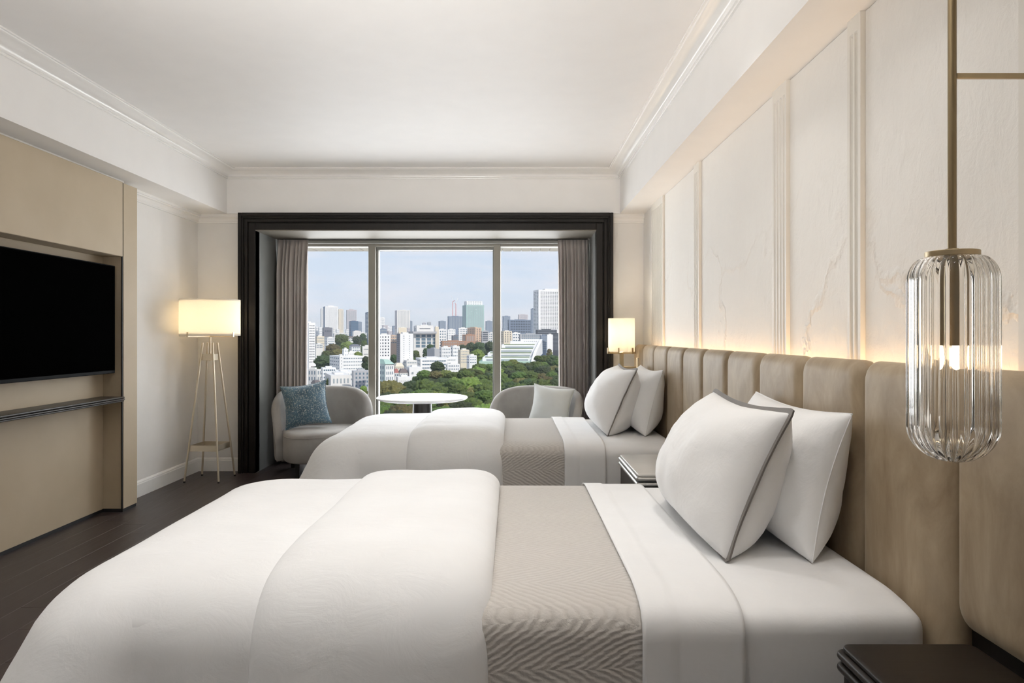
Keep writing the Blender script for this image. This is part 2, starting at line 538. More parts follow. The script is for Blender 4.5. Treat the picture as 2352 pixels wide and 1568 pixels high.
# crown moulding round the ceiling tray (profile: distance from the face, height), mitred at the corners
def crown_prof(proj, z0, z1):
    h = z1 - z0
    pts = [(0, z0 - .002), (.012, z0 - .002), (.014, z0 + .006), (.012, z0 + .011), (.020, z0 + .013)]
    for k in range(9):
        a = math.pi / 2 * k / 8
        pts.append((.020 + (proj - .038) * (1 - math.cos(a)), z0 + .013 + (h - .030) * math.sin(a)))
    pts += [(proj - .012, z1 - .014), (proj - .010, z1 - .009), (proj, z1 - .008), (proj, z1)]
    return pts
pr = crown_prof(.12, 2.678, CEIL)
mb = MB()
def ring_pt(d, z):
    return [(SL + d, YF, z), (SL + d, 6.225 - d, z), (SR - d, 6.225 - d, z), (SR - d, YF, z)]
vs = []; fs = []
for d, z in pr: vs += ring_pt(d, z)
for k in range(len(pr) - 1):
    for i in range(3):
        fs.append((k * 4 + i, k * 4 + i + 1, (k + 1) * 4 + i + 1, (k + 1) * 4 + i))
mb.add(vs, fs)
struct('trim_7', mb, trim_paint, smooth=True, angle=50)
# small crown under the soffits, left and back walls
pr2 = [(0, 2.283), (.010, 2.283), (.011, 2.292), (.016, 2.294)] + [(.016 + .020 * (1 - math.cos(a)), 2.294 + .035 * math.sin(a)) for a in [math.pi / 2 * k / 6 for k in range(7)]] + [(.040, 2.331), (.042, 2.338), (.050, 2.340), (.050, SOF)]
mb = MB(); vs = []; fs = []
for d, z in pr2: vs += [(XL + d, 5.012, z), (XL + d, YB - d, z), (-2.484, YB - d, z)]
for k in range(len(pr2) - 1):
    for i in range(2): fs.append((k * 3 + i, k * 3 + i + 1, (k + 1) * 3 + i + 1, (k + 1) * 3 + i))
mb.add(vs, fs)
struct('trim_8', mb, trim_paint, smooth=True, angle=40)
mb = MB(); vs = []; fs = []
for d, z in pr2: vs += [(.918, YB - d, z), (XR, YB - d, z)]
for k in range(len(pr2) - 1): fs.append((k * 2, k * 2 + 1, k * 2 + 3, k * 2 + 2))
mb.add(vs, fs)
struct('trim_9', mb, trim_paint, smooth=True, angle=40)
def baseb(name, x0, x1, y0, y1, dx, dy):
    mb = MB()
    prof = [(0, 0), (.016, 0), (.016, .098), (.013, .104), (.013, .112), (.006, .122), (0, .125)]
    a = [(x0 + d * dx, y0 + d * dy, z) for d, z in prof]; b = [(x1 + d * dx, y1 + d * dy, z) for d, z in prof]
    mb.loft([a, b]); struct(name, mb, base_paint)
baseb('baseboard_left', XL, XL, 5.012, YB - .016, 1, 0)
baseb('baseboard_back', XL, -2.484, YB, YB, 0, -1)
baseb('baseboard_back_right', .918, XR, YB, YB, 0, -1)

# ------------------------------------------------------------------ window: casing, frame, panes, eave outside
w1 = thing('window_1', None, None, ((NX0 + NX1) / 2, 6.2, 0), kind='structure')
def casing(mb, ox0, ox1, oz, y0, depth_steps):
    """stepped casing: list of (inset from the outer edge a..b, front y)"""
    for a, b, yf in depth_steps:
        mb.bbox(ox0 + a, ox0 + b, yf, YB, 0, oz - a, .003)
        mb.bbox(ox1 - b, ox1 - a, yf, YB, 0, oz - a, .003)
        mb.bbox(ox0 + b, ox1 - b, yf, YB, oz - b, oz - a, .003)
steps = [(0, .030, 6.176), (.030, .046, 6.186), (.046, .056, 6.198), (.056, .082, 6.188), (.082, .092, 6.206), (.092, .1525, 6.196)]
for st in steps:
    mb = MB(); casing(mb, -2.4825, .9175, SOF, 0, [st]); obj('casing_step', mb, dark_wood, w1)
# aluminium frame
yf0, yf1 = 6.80, 6.95
M1 = (-1.431, -1.363); M2 = (-.180, -.114)
obj('mullion', MB().bbox(M1[0], M1[1], yf0, yf1, .08, 2.161, .003), alu, w1)
obj('mullion', MB().bbox(M2[0], M2[1], yf0, yf1, .08, 2.161, .003), alu, w1)
obj('frame_head', MB().bbox(NX0, NX1, yf0 + .01, yf1, 2.135, 2.161, .002), alu, w1)
obj('frame_sill', MB().bbox(NX0, NX1, yf0 - .02, yf1, 0, .09, .004), alu, w1)
obj('frame_jamb', MB().bbox(NX0, NX0 + .05, yf0, yf1, .09, 2.135, .003), alu, w1)
obj('frame_jamb', MB().bbox(NX1 - .05, NX1, yf0, yf1, .09, 2.135, .003), alu, w1)
sash = MB()
sx0, sx1 = M1[1], M2[0]
sash.bbox(sx0, sx1, 6.86, 6.94, 2.108, 2.135, .003).bbox(sx0, sx1, 6.86, 6.94, .09, .13, .003)
sash.bbox(sx0, sx0 + .022, 6.86, 6.94, .13, 2.108, .003).bbox(sx1 - .014, sx1, 6.86, 6.94, .13, 2.108, .003)
obj('sash', sash, alu_light, w1)
for a, b, z0, z1 in ((NX0 + .05, M1[0], .09, 2.135), (sx0 + .022, sx1 - .014, .13, 2.108), (M2[1], NX1 - .05, .09, 2.135)):
    obj('pane', MB().box(a, b, 6.925, 6.931, z0, z1), window_glass, w1)
obj('blind_cassette', MB().bbox(NX0 + .3, NX1 - .3, 6.765, 6.80, 2.161, 2.192, .004), alu_light, w1)
obj('curtain_track', MB().bbox(NX0 + .02, NX1 - .02, 6.715, 6.735, 2.192, 2.2, .002), table_base, w1)
ev = thing('eave', 'cream panelled eave above the outside of the window', 'eave', (-.78, 7.2, 2.16))
for k in range(52):
    a = -3.3 + k * .1
    obj('eave_panel', MB().bbox(a + .004, a + .096, 7.0, 7.4, 2.16, 2.19, .002), eave_mat, ev)
obj('eave_board', MB().box(-3.3, 1.9, 6.985, 7.39, 2.17, 2.23), eave_mat, ev)

# ------------------------------------------------------------------ headboard wall: pilasters and plaster fields
XF = 1.192
def pilaster(ya, yb, nfl):
    # box with routed flutes on its room-facing side, flutes stop below the top
    w = yb - ya; zt = 2.295
    pitch = .034
    m0 = (w - pitch * nfl) / 2
    mb = MB()
    prof = [(ya, XF)]
    for k in range(nfl):
        c = ya + m0 + pitch * (k + .5); r = .0115
        prof.append((c - r, XF))
        for q in range(1, 8):
            a = math.pi * q / 8
            prof.append((c - r * math.cos(a), XF + r * .95 * math.sin(a)))
        prof.append((c + r, XF))
    prof.append((yb, XF))
    back = XR + .004
    lo = [(x, y, 0) for y, x in prof]; hi = [(x, y, zt) for y, x in prof]
    hi2 = [(XF if i in (0, len(prof) - 1) else XF, y, zt + .010) for i, (y, x) in enumerate(prof)]
    vs = lo + hi; n = len(prof)
    fs = [(i, i + 1, n + i + 1, n + i) for i in range(n - 1)]
    mb.add(vs, fs)
    # rounded flute ends: cap between fluted edge and flat face just above
    mb.add(hi + hi2, [(i, i + 1, n + i + 1, n + i) for i in range(n - 1)])
    mb.add([(XF, ya, zt + .010), (XF, yb, zt + .010), (XF, yb, SOF), (XF, ya, SOF)], [(0, 1, 2, 3)])
    for y in (ya, yb):
        mb.add([(XF, y, 0), (back, y, 0), (back, y, SOF), (XF, y, SOF)], [(0, 1, 2, 3)])
    obj('pilaster', mb, pil_paint, wr)
PIL = [(5.405, 5.848, 12), (4.357, 4.480, 3), (2.969, 3.122, 4), (2.336, 2.427, 2), (1.15, 1.607, 12)]
for a, b, n in PIL: pilaster(a, b, n)
FIELDS = [(4.480, 5.405), (3.122, 4.357), (2.427, 2.969), (1.607, 2.336), (-.2, 1.15)]
for a, b in FIELDS:
    obj('plaster_field', MB().bbox(XR - .004, XR + .02, a + .001, b - .001, 0, SOF - .001, .0015), plaster, wr)

# ------------------------------------------------------------------ television wall
pn = thing('wall_panelling', 'tan fabric wall panelling with a recess around the television', 'wall panel', (-2.825, 3.6, 0))
XP = -2.75
obj('upper_panel', MB().bbox(XL, XP, 2.2, 4.824, 1.806, 2.333, .003), tan_fabric, pn)
obj('end_panel', MB().bbox(XL, XP, 4.833, 5.010, .022, 2.328, .003), tan_fabric, pn)
obj('end_panel', MB().bbox(XL, XP, 1.95, 2.191, .022, 2.328, .003), tan_fabric, pn)
obj('recess_panel', MB().bbox(XL, XL + .006, 2.2, 4.832, .022, 1.806, .002), tan_fabric, pn)
obj('shadow_gap', MB().box(XP - .012, XP - .003, 4.824, 4.8335, .022, 2.33), dark_gap, pn)
obj('shadow_gap', MB().box(XP - .012, XP - .003, 2.19, 2.2, .022, 2.33), dark_gap, pn)
obj('plinth', MB().box(XL, XL + .004, 2.2, 4.833, 0, .022).box(XL, XP - .006, 4.833, 5.004, 0, .022).box(XL, XP - .006, 1.95, 2.2, 0, .022), dark_gap, pn)
obj('cornice_strip', MB().bbox(XL, -2.795, 1.95, 4.92, 2.333, SOF, .003), trim_paint, pn)
sh = thing('wall_shelf', 'slim dark reeded shelf on the tan panelling under the television', 'shelf', (-2.81, 3.5, .785))
for z0, z1, xf in ((.809, .821, -2.722), (.796, .807, -2.720), (.785, .795, -2.726)):
    obj('shelf_lip', rslab(MB(), XL + .007, xf, 2.21, 4.802, z0, z1, .004, .0045, 3, 2), shelf_lacquer, sh, True, 40)
obj('shelf_core', MB().box(XL + .007, -2.745, 2.215, 4.79, .787, .812), dark_gap, sh)
tv = thing('television', 'large black flat television hung in the tan wall recess', 'television', (-2.80, 4.1, .985))
obj('screen', MB().box(-2.7862, -2.785, 3.452 + .012, 4.793 - .008, .985 + .022, 1.738 - .006), screen, tv)
obj('bezel', MB().bbox(-2.825, -2.7862, 3.452, 4.793, .985, 1.738, .003), tv_plastic, tv)
obj('back_housing', MB().bbox(-2.872, -2.825, 3.65, 4.6, 1.05, 1.60, .012, 2), tv_plastic, tv)
obj('wall_bracket', MB().box(XL + .006, -2.872, 3.95, 4.3, 1.2, 1.5), dark_gap, tv)

# ------------------------------------------------------------------ ceiling fill lamps, added out of view
for i, (lx, ly) in enumerate(FILL_DOWNLIGHTS):
    row = ['over the far side of the near bed', 'over the near side of the near bed', 'over the aisle before the near bed'][i // 3]
    place = ['television side', 'middle', 'headboard side'][i % 3]
    d = thing('fill_downlight', f'unseen ceiling fill lamp added {row}, {place}', 'downlight', (lx, ly, CEIL - .01), group='added ceiling fill lamps')
    obj('trim_ring', MB().lathe([(.082, CEIL - .012), (.1, CEIL - .010), (.1, CEIL), (.082, CEIL)], lx, ly, 32, True), trim_paint, d, True, 40)
    obj('lens', MB().lathe([(.001, CEIL - .004), (.081, CEIL - .004), (.081, CEIL - .002), (.001, CEIL - .002)], lx, ly, 32), fill_lens_glow, d)

# uplighters added outside the view as fill light
for (lx, ly, lz, aim), w in zip(FILL_UPLIGHTS, ('beside the television wall', 'behind the viewer')):
    d = thing('fill_torchiere', f'unseen brass uplighter added as fill {w}', 'floor lamp', (lx, ly, 0), group='added fill uplighters')
    obj('base', MB().lathe([(.001, 0), (.14, 0), (.14, .012), (.02, .024), (.001, .024)], lx, ly, 32), brass_dark, d, True, 40)
    obj('pole', MB().lathe([(.001, .024), (.011, .024), (.011, lz - .16), (.001, lz - .16)], lx, ly, 12), brass_dark, d, True, 40)
    obj('bowl', MB().lathe([(.02, lz - .16), (.07, lz - .145), (.12, lz - .10), (.145, lz - .06), (.142, lz - .06), (.116, lz - .096), (.068, lz - .14), (.02, lz - .155)], lx, ly, 32, True), brass_dark, d, True, 40)

# ------------------------------------------------------------------ headboard
hb = thing('headboard', 'long channel-tufted taupe velvet headboard along the plaster wall', 'headboard', (1.14, 3.2, 0))
PITCH = .4527
HT = 1.17
def channel(y0, y1, z0, z1):
    mb = MB()
    lv = [(1.165, .003), (1.152, .0005), (1.145, 0)]
    for k in range(1, 10):
        a = math.pi / 2 * k / 9
        lv.append((1.145 - .046 * math.sin(a), .060 * (1 - math.cos(a))))
    lv += [(1.0955, .095), (1.0935, .16)]
    loops = []
    for x, ins in lv:
        loops.append([(x, a, b) for a, b in rrect(y0 + ins + .0008, y1 - ins - .0008, z0 + ins, z1 - ins, max(.05 - ins * .4, .02), 5)])
    mb.loft(loops)
    return mb
for k in range(-1, 13):
    y1 = 5.79 - PITCH * k; y0 = y1 - PITCH
    if k == -1: y1 = 6.19; y0 = 5.79
    obj('channel', channel(y0, y1, .525 if k >= 9 else .12, HT), velvet, hb, True, 60)
obj('back_board', MB().box(1.158, 1.172, -.08, 6.18, .1, HT - .03), dark_wood, hb)
obj('led_strip', MB().box(1.176, 1.190, .2, 5.72, 1.070, 1.078), led_glow, hb)
obj('switch_plate', MB().bbox(1.084, 1.0945, 5.90, 5.96, .965, 1.055, .003), switch_mat, hb)

# ------------------------------------------------------------------ beds
def profile(segs, n=160):
    """segs: (length, angle0, angle1) -> table of (s, out, drop, angle)"""
    tab = [(0, 0, 0, math.radians(segs[0][1]))]; s = o = d = 0
    for L, a0, a1 in segs:
        m = max(4, int(n * L))
        for k in range(m):
            a = math.radians(a0 + (a1 - a0) * (k + .5) / m)
            ds = L / m; s += ds; o += ds * math.cos(a); d += ds * math.sin(a)
            tab.append((s, o, d, math.radians(a0 + (a1 - a0) * (k + 1) / m)))
    return tab
def pl(tab, s):
    if s <= 0: return (s, 0, 0)
    lo, hi = 0, len(tab) - 1
    if s >= tab[-1][0]:
        e = tab[-1]; k = s - e[0]
        return (e[1] + k * math.cos(e[3]), e[2] + k * math.sin(e[3]), e[3])
    while hi - lo > 1:
        m = (lo + hi) // 2
        if tab[m][0] <= s: lo = m
        else: hi = m
    a, b = tab[lo], tab[hi]; q = (s - a[0]) / (b[0] - a[0])
    return (a[1] + (b[1] - a[1]) * q, a[2] + (b[2] - a[2]) * q, a[3] + (b[3] - a[3]) * q)
def out_total(tab):
    return max(t[1] for t in tab)
PM = profile([(.15, 0, 15), (.065, 15, 90), (.5, 90, 90)])
PD = profile([(.13, 0, 15), (.15, 15, 84), (.6, 84, 89)])
HW = .757     # half width of the mattress
ZT = .545     # mattress top

def xs_list(x0, x1, n, ease):
    r = []
    for i in range(n):
        q = i / (n - 1)
        if ease: q = .5 - .5 * math.cos(math.pi * q)
        r.append(x0 + (x1 - x0) * q)
    return r

def drape(xs, yc, hang, prof, Tf, foot=None, head=None, rc=.06, ny=110, seed=0, puff=.0, fold=.0, zt=ZT, hw=HW, flare=0.0):
    inner = hw - out_total(prof)
    # arc length to the hem on each side
    ya, yb = yc - inner - hang, yc + inner + hang
    cx0 = foot if foot is not None else -99
    cx1 = head if head is not None else 99
    def one(px, q):
        # signed distance to the inner rounded rectangle
        qx = max(cx0 - px, px - cx1) + rc; qy = abs(q - yc) - inner + rc
        ox, oy = max(qx, 0), max(qy, 0)
        L = math.hypot(ox, oy); s = L - rc + min(max(qx, qy), 0)
        sx = -1 if cx0 - px > px - cx1 else 1; sy = -1 if q < yc else 1
        if L > 1e-9: nx, ny_ = ox / L * sx, oy / L * sy
        else: nx, ny_ = 0, 0
        T = Tf(px)
        nzv = Vector((px * 2.1 + seed * 7.3, q * 2.1, seed))
        pf = puff * (mnoise.noise(nzv) + .5 * mnoise.noise(nzv * 2.3))
        if s <= 0:
            return (px, q, zt + T + pf)
        o, d, a = pl(prof, s)
        ramp = min(1, max(0, (s - .25) / .3))
        along = px if abs(ny_) > abs(nx) else q
        fw = fold * ramp * (mnoise.noise(Vector((along * 5, seed * 3.1, .2))) + .4 * mnoise.noise(Vector((along * 13, seed, .7))))
        cn = min(1.0, 2.2 * abs(nx * ny_))
        rr = o - s + (T + pf * .6) * math.sin(a) + fw + flare * cn * max(0, s - .12)
        return (px + nx * rr, q + ny_ * rr, zt - d + (T + pf) * math.cos(a))
    mb = MB()
    nx = len(xs)
    vs = [one(x, ya + (yb - ya) * j / (ny - 1)) for j in range(ny) for x in xs]
    fs = [(j * nx + i, j * nx + i + 1, (j + 1) * nx + i + 1, (j + 1) * nx + i) for j in range(ny - 1) for i in range(nx - 1)]
    return mb.add(vs, fs)

XFOOT, XHEAD = -1.13, 1.085
def make_bed(yc, which):
    b = thing('bed', f'made-up twin bed with white bedding, {which}', 'bed', ((XFOOT + XHEAD) / 2, yc, 0), group='twin beds against the velvet headboard')
    # mattress with fitted sheet: closed drape over all four sides
    foot = XFOOT + .06; head = XHEAD - .05
    mb = MB()
    # side profile swept along the length, ends closed with a small rounding
    sec = []
    inner = HW - out_total(PM)
    ss = [-inner + 2 * inner * k / 30 for k in range(31)]
    ext = [.02 * k for k in range(1, 15)] + [.30, .36, .44]
    loops = []
    for x, ins in ((XFOOT, .05), (XFOOT + .012, .022), (XFOOT + .03, .006), (XFOOT + .06, 0), (0, 0), (XHEAD - .05, 0), (XHEAD - .025, .005), (XHEAD - .008, .02), (XHEAD, .05)):
        pts = []
        for e_ in reversed(ext):
            o, d, a = pl(PM, e_); pts.append((x, yc - inner - o + ins * math.sin(a), ZT - d - ins * math.cos(a)))
        for s_ in ss: pts.append((x, yc + s_, ZT - ins))
        for e_ in ext:
            o, d, a = pl(PM, e_); pts.append((x, yc + inner + o - ins * math.sin(a), ZT - d - ins * math.cos(a)))
        loops.append(pts)
    mb.loft(loops)
    obj('mattress', mb, white_linen, b, True, 60)
    obj('bed_base', MB().bbox(XFOOT + .03, XHEAD - .01, yc - HW + .03, yc + HW - .03, .05, .28, .01), dark_wood, b)
    # knitted blanket
    o = obj('blanket', drape(xs_list(-.30, .44, 40, False), yc, .62, PM, lambda x: .010, seed=1, puff=.002), blanket_knit, None, True)
    solid(o, .008); tag(o, f'beige herringbone knit blanket across the middle of {which_short(which)}', 'blanket', 'knit blankets on the beds')
    # folded top sheet
    o = obj('top_sheet', drape(xs_list(.335, .60, 24, False), yc, .60, PM, lambda x: .022 if x < .42 else .018, seed=2, puff=.0015, fold=.006), white_linen, None, True)
    solid(o, .004); tag(o, f'smooth white sheet folded back over the blanket of {which_short(which)}', 'sheet', 'turned-back sheets on the beds')
    # duvet: body, turned-back double layer
    dv = thing('duvet', f'puffy white duvet folded over the foot of {which_short(which)}', 'duvet', (-.65, yc, .2), group='white duvets on the beds')
    xs = xs_list(-1.62, -.10, 80, False)
    obj('duvet_body', drape(xs, yc, .66, PD, lambda x: .058, foot=-1.04, rc=.05, seed=3, puff=.008, fold=.014, flare=.45), white_duvet, dv, True)
    x0, x1 = -.675, -.055
    xm, hw_ = (x0 + x1) / 2, (x1 - x0) / 2
    def Tf(x):
        q = min(1, abs(x - xm) / hw_)
        base = .050 if x < xm else .016
        k = (1 - q ** 5) ** .5
        return base + (.103 - base) * k
    obj('turned_back_layer', drape(xs_list(x0, x1, 56, True), yc, .64, PD, Tf, seed=4, puff=.009, fold=.016), white_duvet, dv, True)
    return b
def which_short(w):
    return 'the nearer bed' if 'near' in w else 'the bed beside the window'
YN, YFAR = 2.527, 5.127
make_bed(YN, 'nearer one beside the glass pendant')
make_bed(YFAR, 'farther one beside the window')

# ------------------------------------------------------------------ pillows
def pillow(name, label, cat, yc, half_w, bot, top, thick, mat, band=None, group=None, seed=0, zmin=None, sag=.12, nu=40, piping=None):
    """bot/top: (x, z) of the lower and upper edge; front bulges towards -x"""
    B = Vector((bot[0], 0, bot[1])); Tp = Vector((top[0], 0, top[1]))
    up = (Tp - B); h = up.length / 2; up.normalize()
    nrm = Vector((-up.z, 0, up.x))            # towards the foot of the bed
    if nrm.x > 0: nrm = -nrm
    C = (B + Tp) / 2; C.y = yc
    def outline(u, v):
        cu = 1 - .085 * (1 - v * v) ** 1.2
        cv = 1 - (.10 if v > 0 else .03) * (1 - u * u) ** 1.2
        return u * cu, v * cv
    def pt(u, v, side):
        a, b = outline(u, v)
        e = max(0, (1 - abs(u) ** 2.6)) ** .52 * max(0, (1 - abs(v) ** 2.2)) ** .50
        vv = v
        e *= 1 - sag * 2 * vv * .6
        w = .5 * thick * e
        nzv = Vector((u * 2 + seed, v * 2, side * .4))
        w += .014 * e * mnoise.noise(nzv * 1.3) + .004 * e * mnoise.noise(nzv * 2.9)
        p = C + Vector((0, 1, 0)) * (a * half_w) + up * (b * h) + nrm * (w * side)
        if zmin is not None and p.z < zmin: p.z = zmin + (p.z - zmin) * .02
        if p.x > 1.055: p.x = 1.055 + .034 * math.tanh((p.x - 1.055) / .034)
        return p
    N = nu
    def dens(i):
        q = i / (N - 1) * 2 - 1
        return math.sin(q * math.pi / 2) * .6 + q * .4
    root = thing(name, label, cat, (C.x, yc, zmin if zmin is not None else B.z), group=group)
    mb = MB()
    idx = {}
    for side in (1, -1):
        for j in range(N):
            for i in range(N):
                edge = i in (0, N - 1) or j in (0, N - 1)
                if side == -1 and edge:
                    idx[(i, j, -1)] = idx[(i, j, 1)]; continue
                idx[(i, j, side)] = len(mb.v)
                mb.v.append(tuple(pt(dens(i), dens(j), side)))
        for j in range(N - 1):
            for i in range(N - 1):
                mb.f.append((idx[(i, j, side)], idx[(i + 1, j, side)], idx[(i + 1, j + 1, side)], idx[(i, j + 1, side)]))
    obj('pillow_case', mb, mat, root, True)
    ringuv = [(dens(i), -1) for i in range(N)] + [(1, dens(j)) for j in range(1, N)] + [(dens(i), 1) for i in range(N - 2, -1, -1)] + [(-1, dens(j)) for j in range(N - 2, 0, -1)]
    if band:
        loops = []
        cen = C
        for u, v in ringuv:
            a, b = outline(u, v)
            p = C + Vector((0, 1, 0)) * (a * half_w) + up * (b * h)
            du = Vector((0, 1, 0)) * (1 if u >= .999 else -1 if u <= -.999 else 0) + up * (1 if v >= .999 else -1 if v <= -.999 else 0)
            du.normalize()
            wv = band * (1 + .06 * mnoise.noise(Vector((u * 3, v * 3, seed))))
            rip = nrm * (.003 * mnoise.noise(Vector((u * 4, v * 4, seed + 5))))
            q = [p - du * .006 + nrm * .004, p + du * wv + nrm * .003 + rip, p + du * wv - nrm * .003 + rip, p - du * .006 - nrm * .004]
            if zmin is not None:
                for k in q:
                    if k.z < zmin + .001: k.z = zmin + .001 + (k.z - zmin) * .02
            loops.append([tuple(k) for k in q])
        loops.append(loops[0])
        obj('border_band', MB().loft(loops, cap=False), grey_band, root, True, 50)
    elif piping:
        loops = []
        pts = []
        for u, v in ringuv + ringuv[:1]:
            a, b = outline(u, v)
            p = C + Vector((0, 1, 0)) * (a * half_w) + up * (b * h)
            if zmin is not None and p.z < zmin + piping: p.z = zmin + piping
            pts.append(p)
        obj('seam', MB().tube(pts, piping, 6), mat, root, True)
    return root
ZB = ZT + .004
for yc, w, dz in ((YN, 'the nearer bed', 0), (YFAR + .04, 'the bed beside the window', 0)):
    pillow('pillow', f'white pillow with a grey border band standing in front on {w}', 'pillow', yc, .405, (.668, ZB), (.868, 1.008), .37, pillow_cotton, .016, 'grey-bordered pillows', seed=yc, zmin=ZB)
    pillow('pillow', f'plain white pillow behind the bordered one on {w}', 'pillow', yc - .01, .415, (.925, ZB), (1.048, 1.008), .29, pillow_cotton, None, 'plain white pillows', seed=yc + 3, zmin=ZB, piping=.0022)

# ------------------------------------------------------------------ nightstands
def nightstand(name, label, x0, x1, y0, y1, zt, top_mat, trim_mat, open_front):
    n = thing(name, label, 'nightstand', ((x0 + x1) / 2, (y0 + y1) / 2, 0), group='nightstands')
    rc = .022
    obj('top', rslab(MB(), x0 + .010, x1, y0 + .010, y1 - .010, zt - .012, zt, rc, .004, 3, 5), top_mat, n, True, 40)
    obj('edge_bead', rslab(MB(), x0, x1, y0, y1, zt - .034, zt - .013, rc, .0105, 5, 5), trim_mat, n, True, 50)
    obj('neck', MB().bbox(x0 + .012, x1, y0 + .012, y1 - .012, zt - .042, zt - .030, .002), dark_gap, n)
    obj('edge_bead', rslab(MB(), x0, x1, y0, y1, zt - .062, zt - .041, rc, .0105, 5, 5), trim_mat, n, True, 50)
    obj('drawer', MB().bbox(x0 + .014, x1 - .01, y0 + .02, y1 - .02, zt - .24, zt - .063, .003), night_wood, n)
    obj('side_panel', MB().bbox(x0 + .03, x1 - .01, y1 - .035, y1 - .015, .0, zt - .24, .002), night_wood, n)
    obj('side_panel', MB().bbox(x0 + .03, x1 - .01, y0 + .015, y0 + .035, .0, zt - .24, .002), night_wood, n)
    obj('lower_shelf', MB().bbox(x0 + .03, x1 - .01, y0 + .035, y1 - .035, .08, .10, .002), night_wood, n)
    return n
nightstand('nightstand', 'dark wood nightstand with a reeded edge under the glass pendant', .756, 1.075, .95, 1.606, .53, night_wood, night_wood, True)
night_top_sheen = M_flat('nightstand_top_sheen', (.60, .58, .545), .3, var=.05)  # reflection on the dark top, put into its base colour
nightstand('nightstand', 'dark nightstand between the two beds, reflected grey painted into its top', .642, 1.075, 3.52, 4.145, .53, night_top_sheen, M_flat('steel_edge', (.42, .41, .39), .35, metal=.6), True)

# ------------------------------------------------------------------ pendant
def pendant():
    cy = 1.35; cx = 1011 * cy / F
    p = thing('pendant_lamp', 'ribbed clear glass pendant on a brass rod beside the headboard', 'pendant lamp', (cx, cy, 1.0))
    ztop = CAMZ + (770 - 590) * cy / F; zbot = CAMZ - (1060 - 770) * cy / F
    R = .0775
    N = 30; n = N * 8
    def shell(off, rib):
        prof = []
        H = ztop - zbot; rc = R * .98
        for k in range(15):
            a = math.pi / 2 * k / 14
            prof.append((max(.0015, (R + off) * math.sin(a)), zbot - off + rc * .92 * (1 - math.cos(a))))
        for k in range(1, 12):
            prof.append((R + off, zbot + rc * .92 + (H - rc * .92 - rc * .66) * k / 11))
        for k in range(1, 10):
            a = math.pi / 2 * k / 9
            rr = R + off - (R - .045) * (1 - math.cos(a))
            prof.append((rr, ztop - rc * .66 + rc * .66 * math.sin(a)))
        loops = []
        for r, z in prof:
            lp = []
            amp = rib * min(1, r / (R * .5))
            for i in range(n):
                th = 2 * math.pi * i / n
                rr = r + amp * (abs(math.cos(th * N / 2)) ** .8 - .5)
                lp.append((cx + rr * math.cos(th), cy + rr * math.sin(th), z))
            loops.append(lp)
        return loops
    out = shell(0, .0055); inn = shell(-.0040, .003)
    mb = MB()
    mb.loft(out, cap=False)
    mb.loft(list(reversed(inn)), cap=False)
    no = len(out[0]); b = len(out) * no
    # bottom caps and top rim
    mb.f.append(tuple(range(no - 1, -1, -1)))
    mb.f.append(tuple(b + (len(inn) - 1) * no + i for i in range(no)))
    for i in range(no):
        j = (i + 1) % no
        mb.f.append(((len(out) - 1) * no + i, (len(out) - 1) * no + j, b + j, b + i))
    obj('glass_shade', mb, ribbed_glass, p, True, 60)
    obj('cap_plate', MB().lathe([(.001, ztop), (.0470, ztop), (.0475, ztop + .0008), (.0475, ztop + .0102), (.0470, ztop + .011), (.001, ztop + .011)], cx, cy, 64), brass, p, True, 25)
    obj('socket', MB().lathe([(.0005, ztop - .175), (.0165, ztop - .175), (.0175, ztop - .17), (.0175, ztop), (.001, ztop)], cx, cy, 28), brass_dark, p, True, 40)
    zb = ztop - .175
    obj('bulb', MB().lathe([(.0005, zb - .048), (.008, zb - .046), (.014, zb - .038), (.0165, zb - .026), (.014, zb - .010), (.010, zb), (.0005, zb)], cx, cy, 24), bulb_glow, p, True)
    obj('rod', MB().lathe([(.001, ztop + .011), (.012, ztop + .011), (.012, ztop + .016), (.0078, ztop + .017), (.0078, CEIL), (.001, CEIL)], cx, cy, 24), brass_dark, p, True, 40)
    zx = CAMZ + (770 - 175) * cy / F
    obj('cross_bar', MB().bbox(cx + .007, XR - .006, cy - .004, cy + .004, zx - .005, zx + .005, .001), brass, p)
    obj('ceiling_rose', MB().lathe([(.001, CEIL - .02), (.045, CEIL - .02), (.05, CEIL - .015), (.05, CEIL - .0005), (.001, CEIL - .0005)], cx, cy, 32), brass_dark, p, True, 40)
pendant()

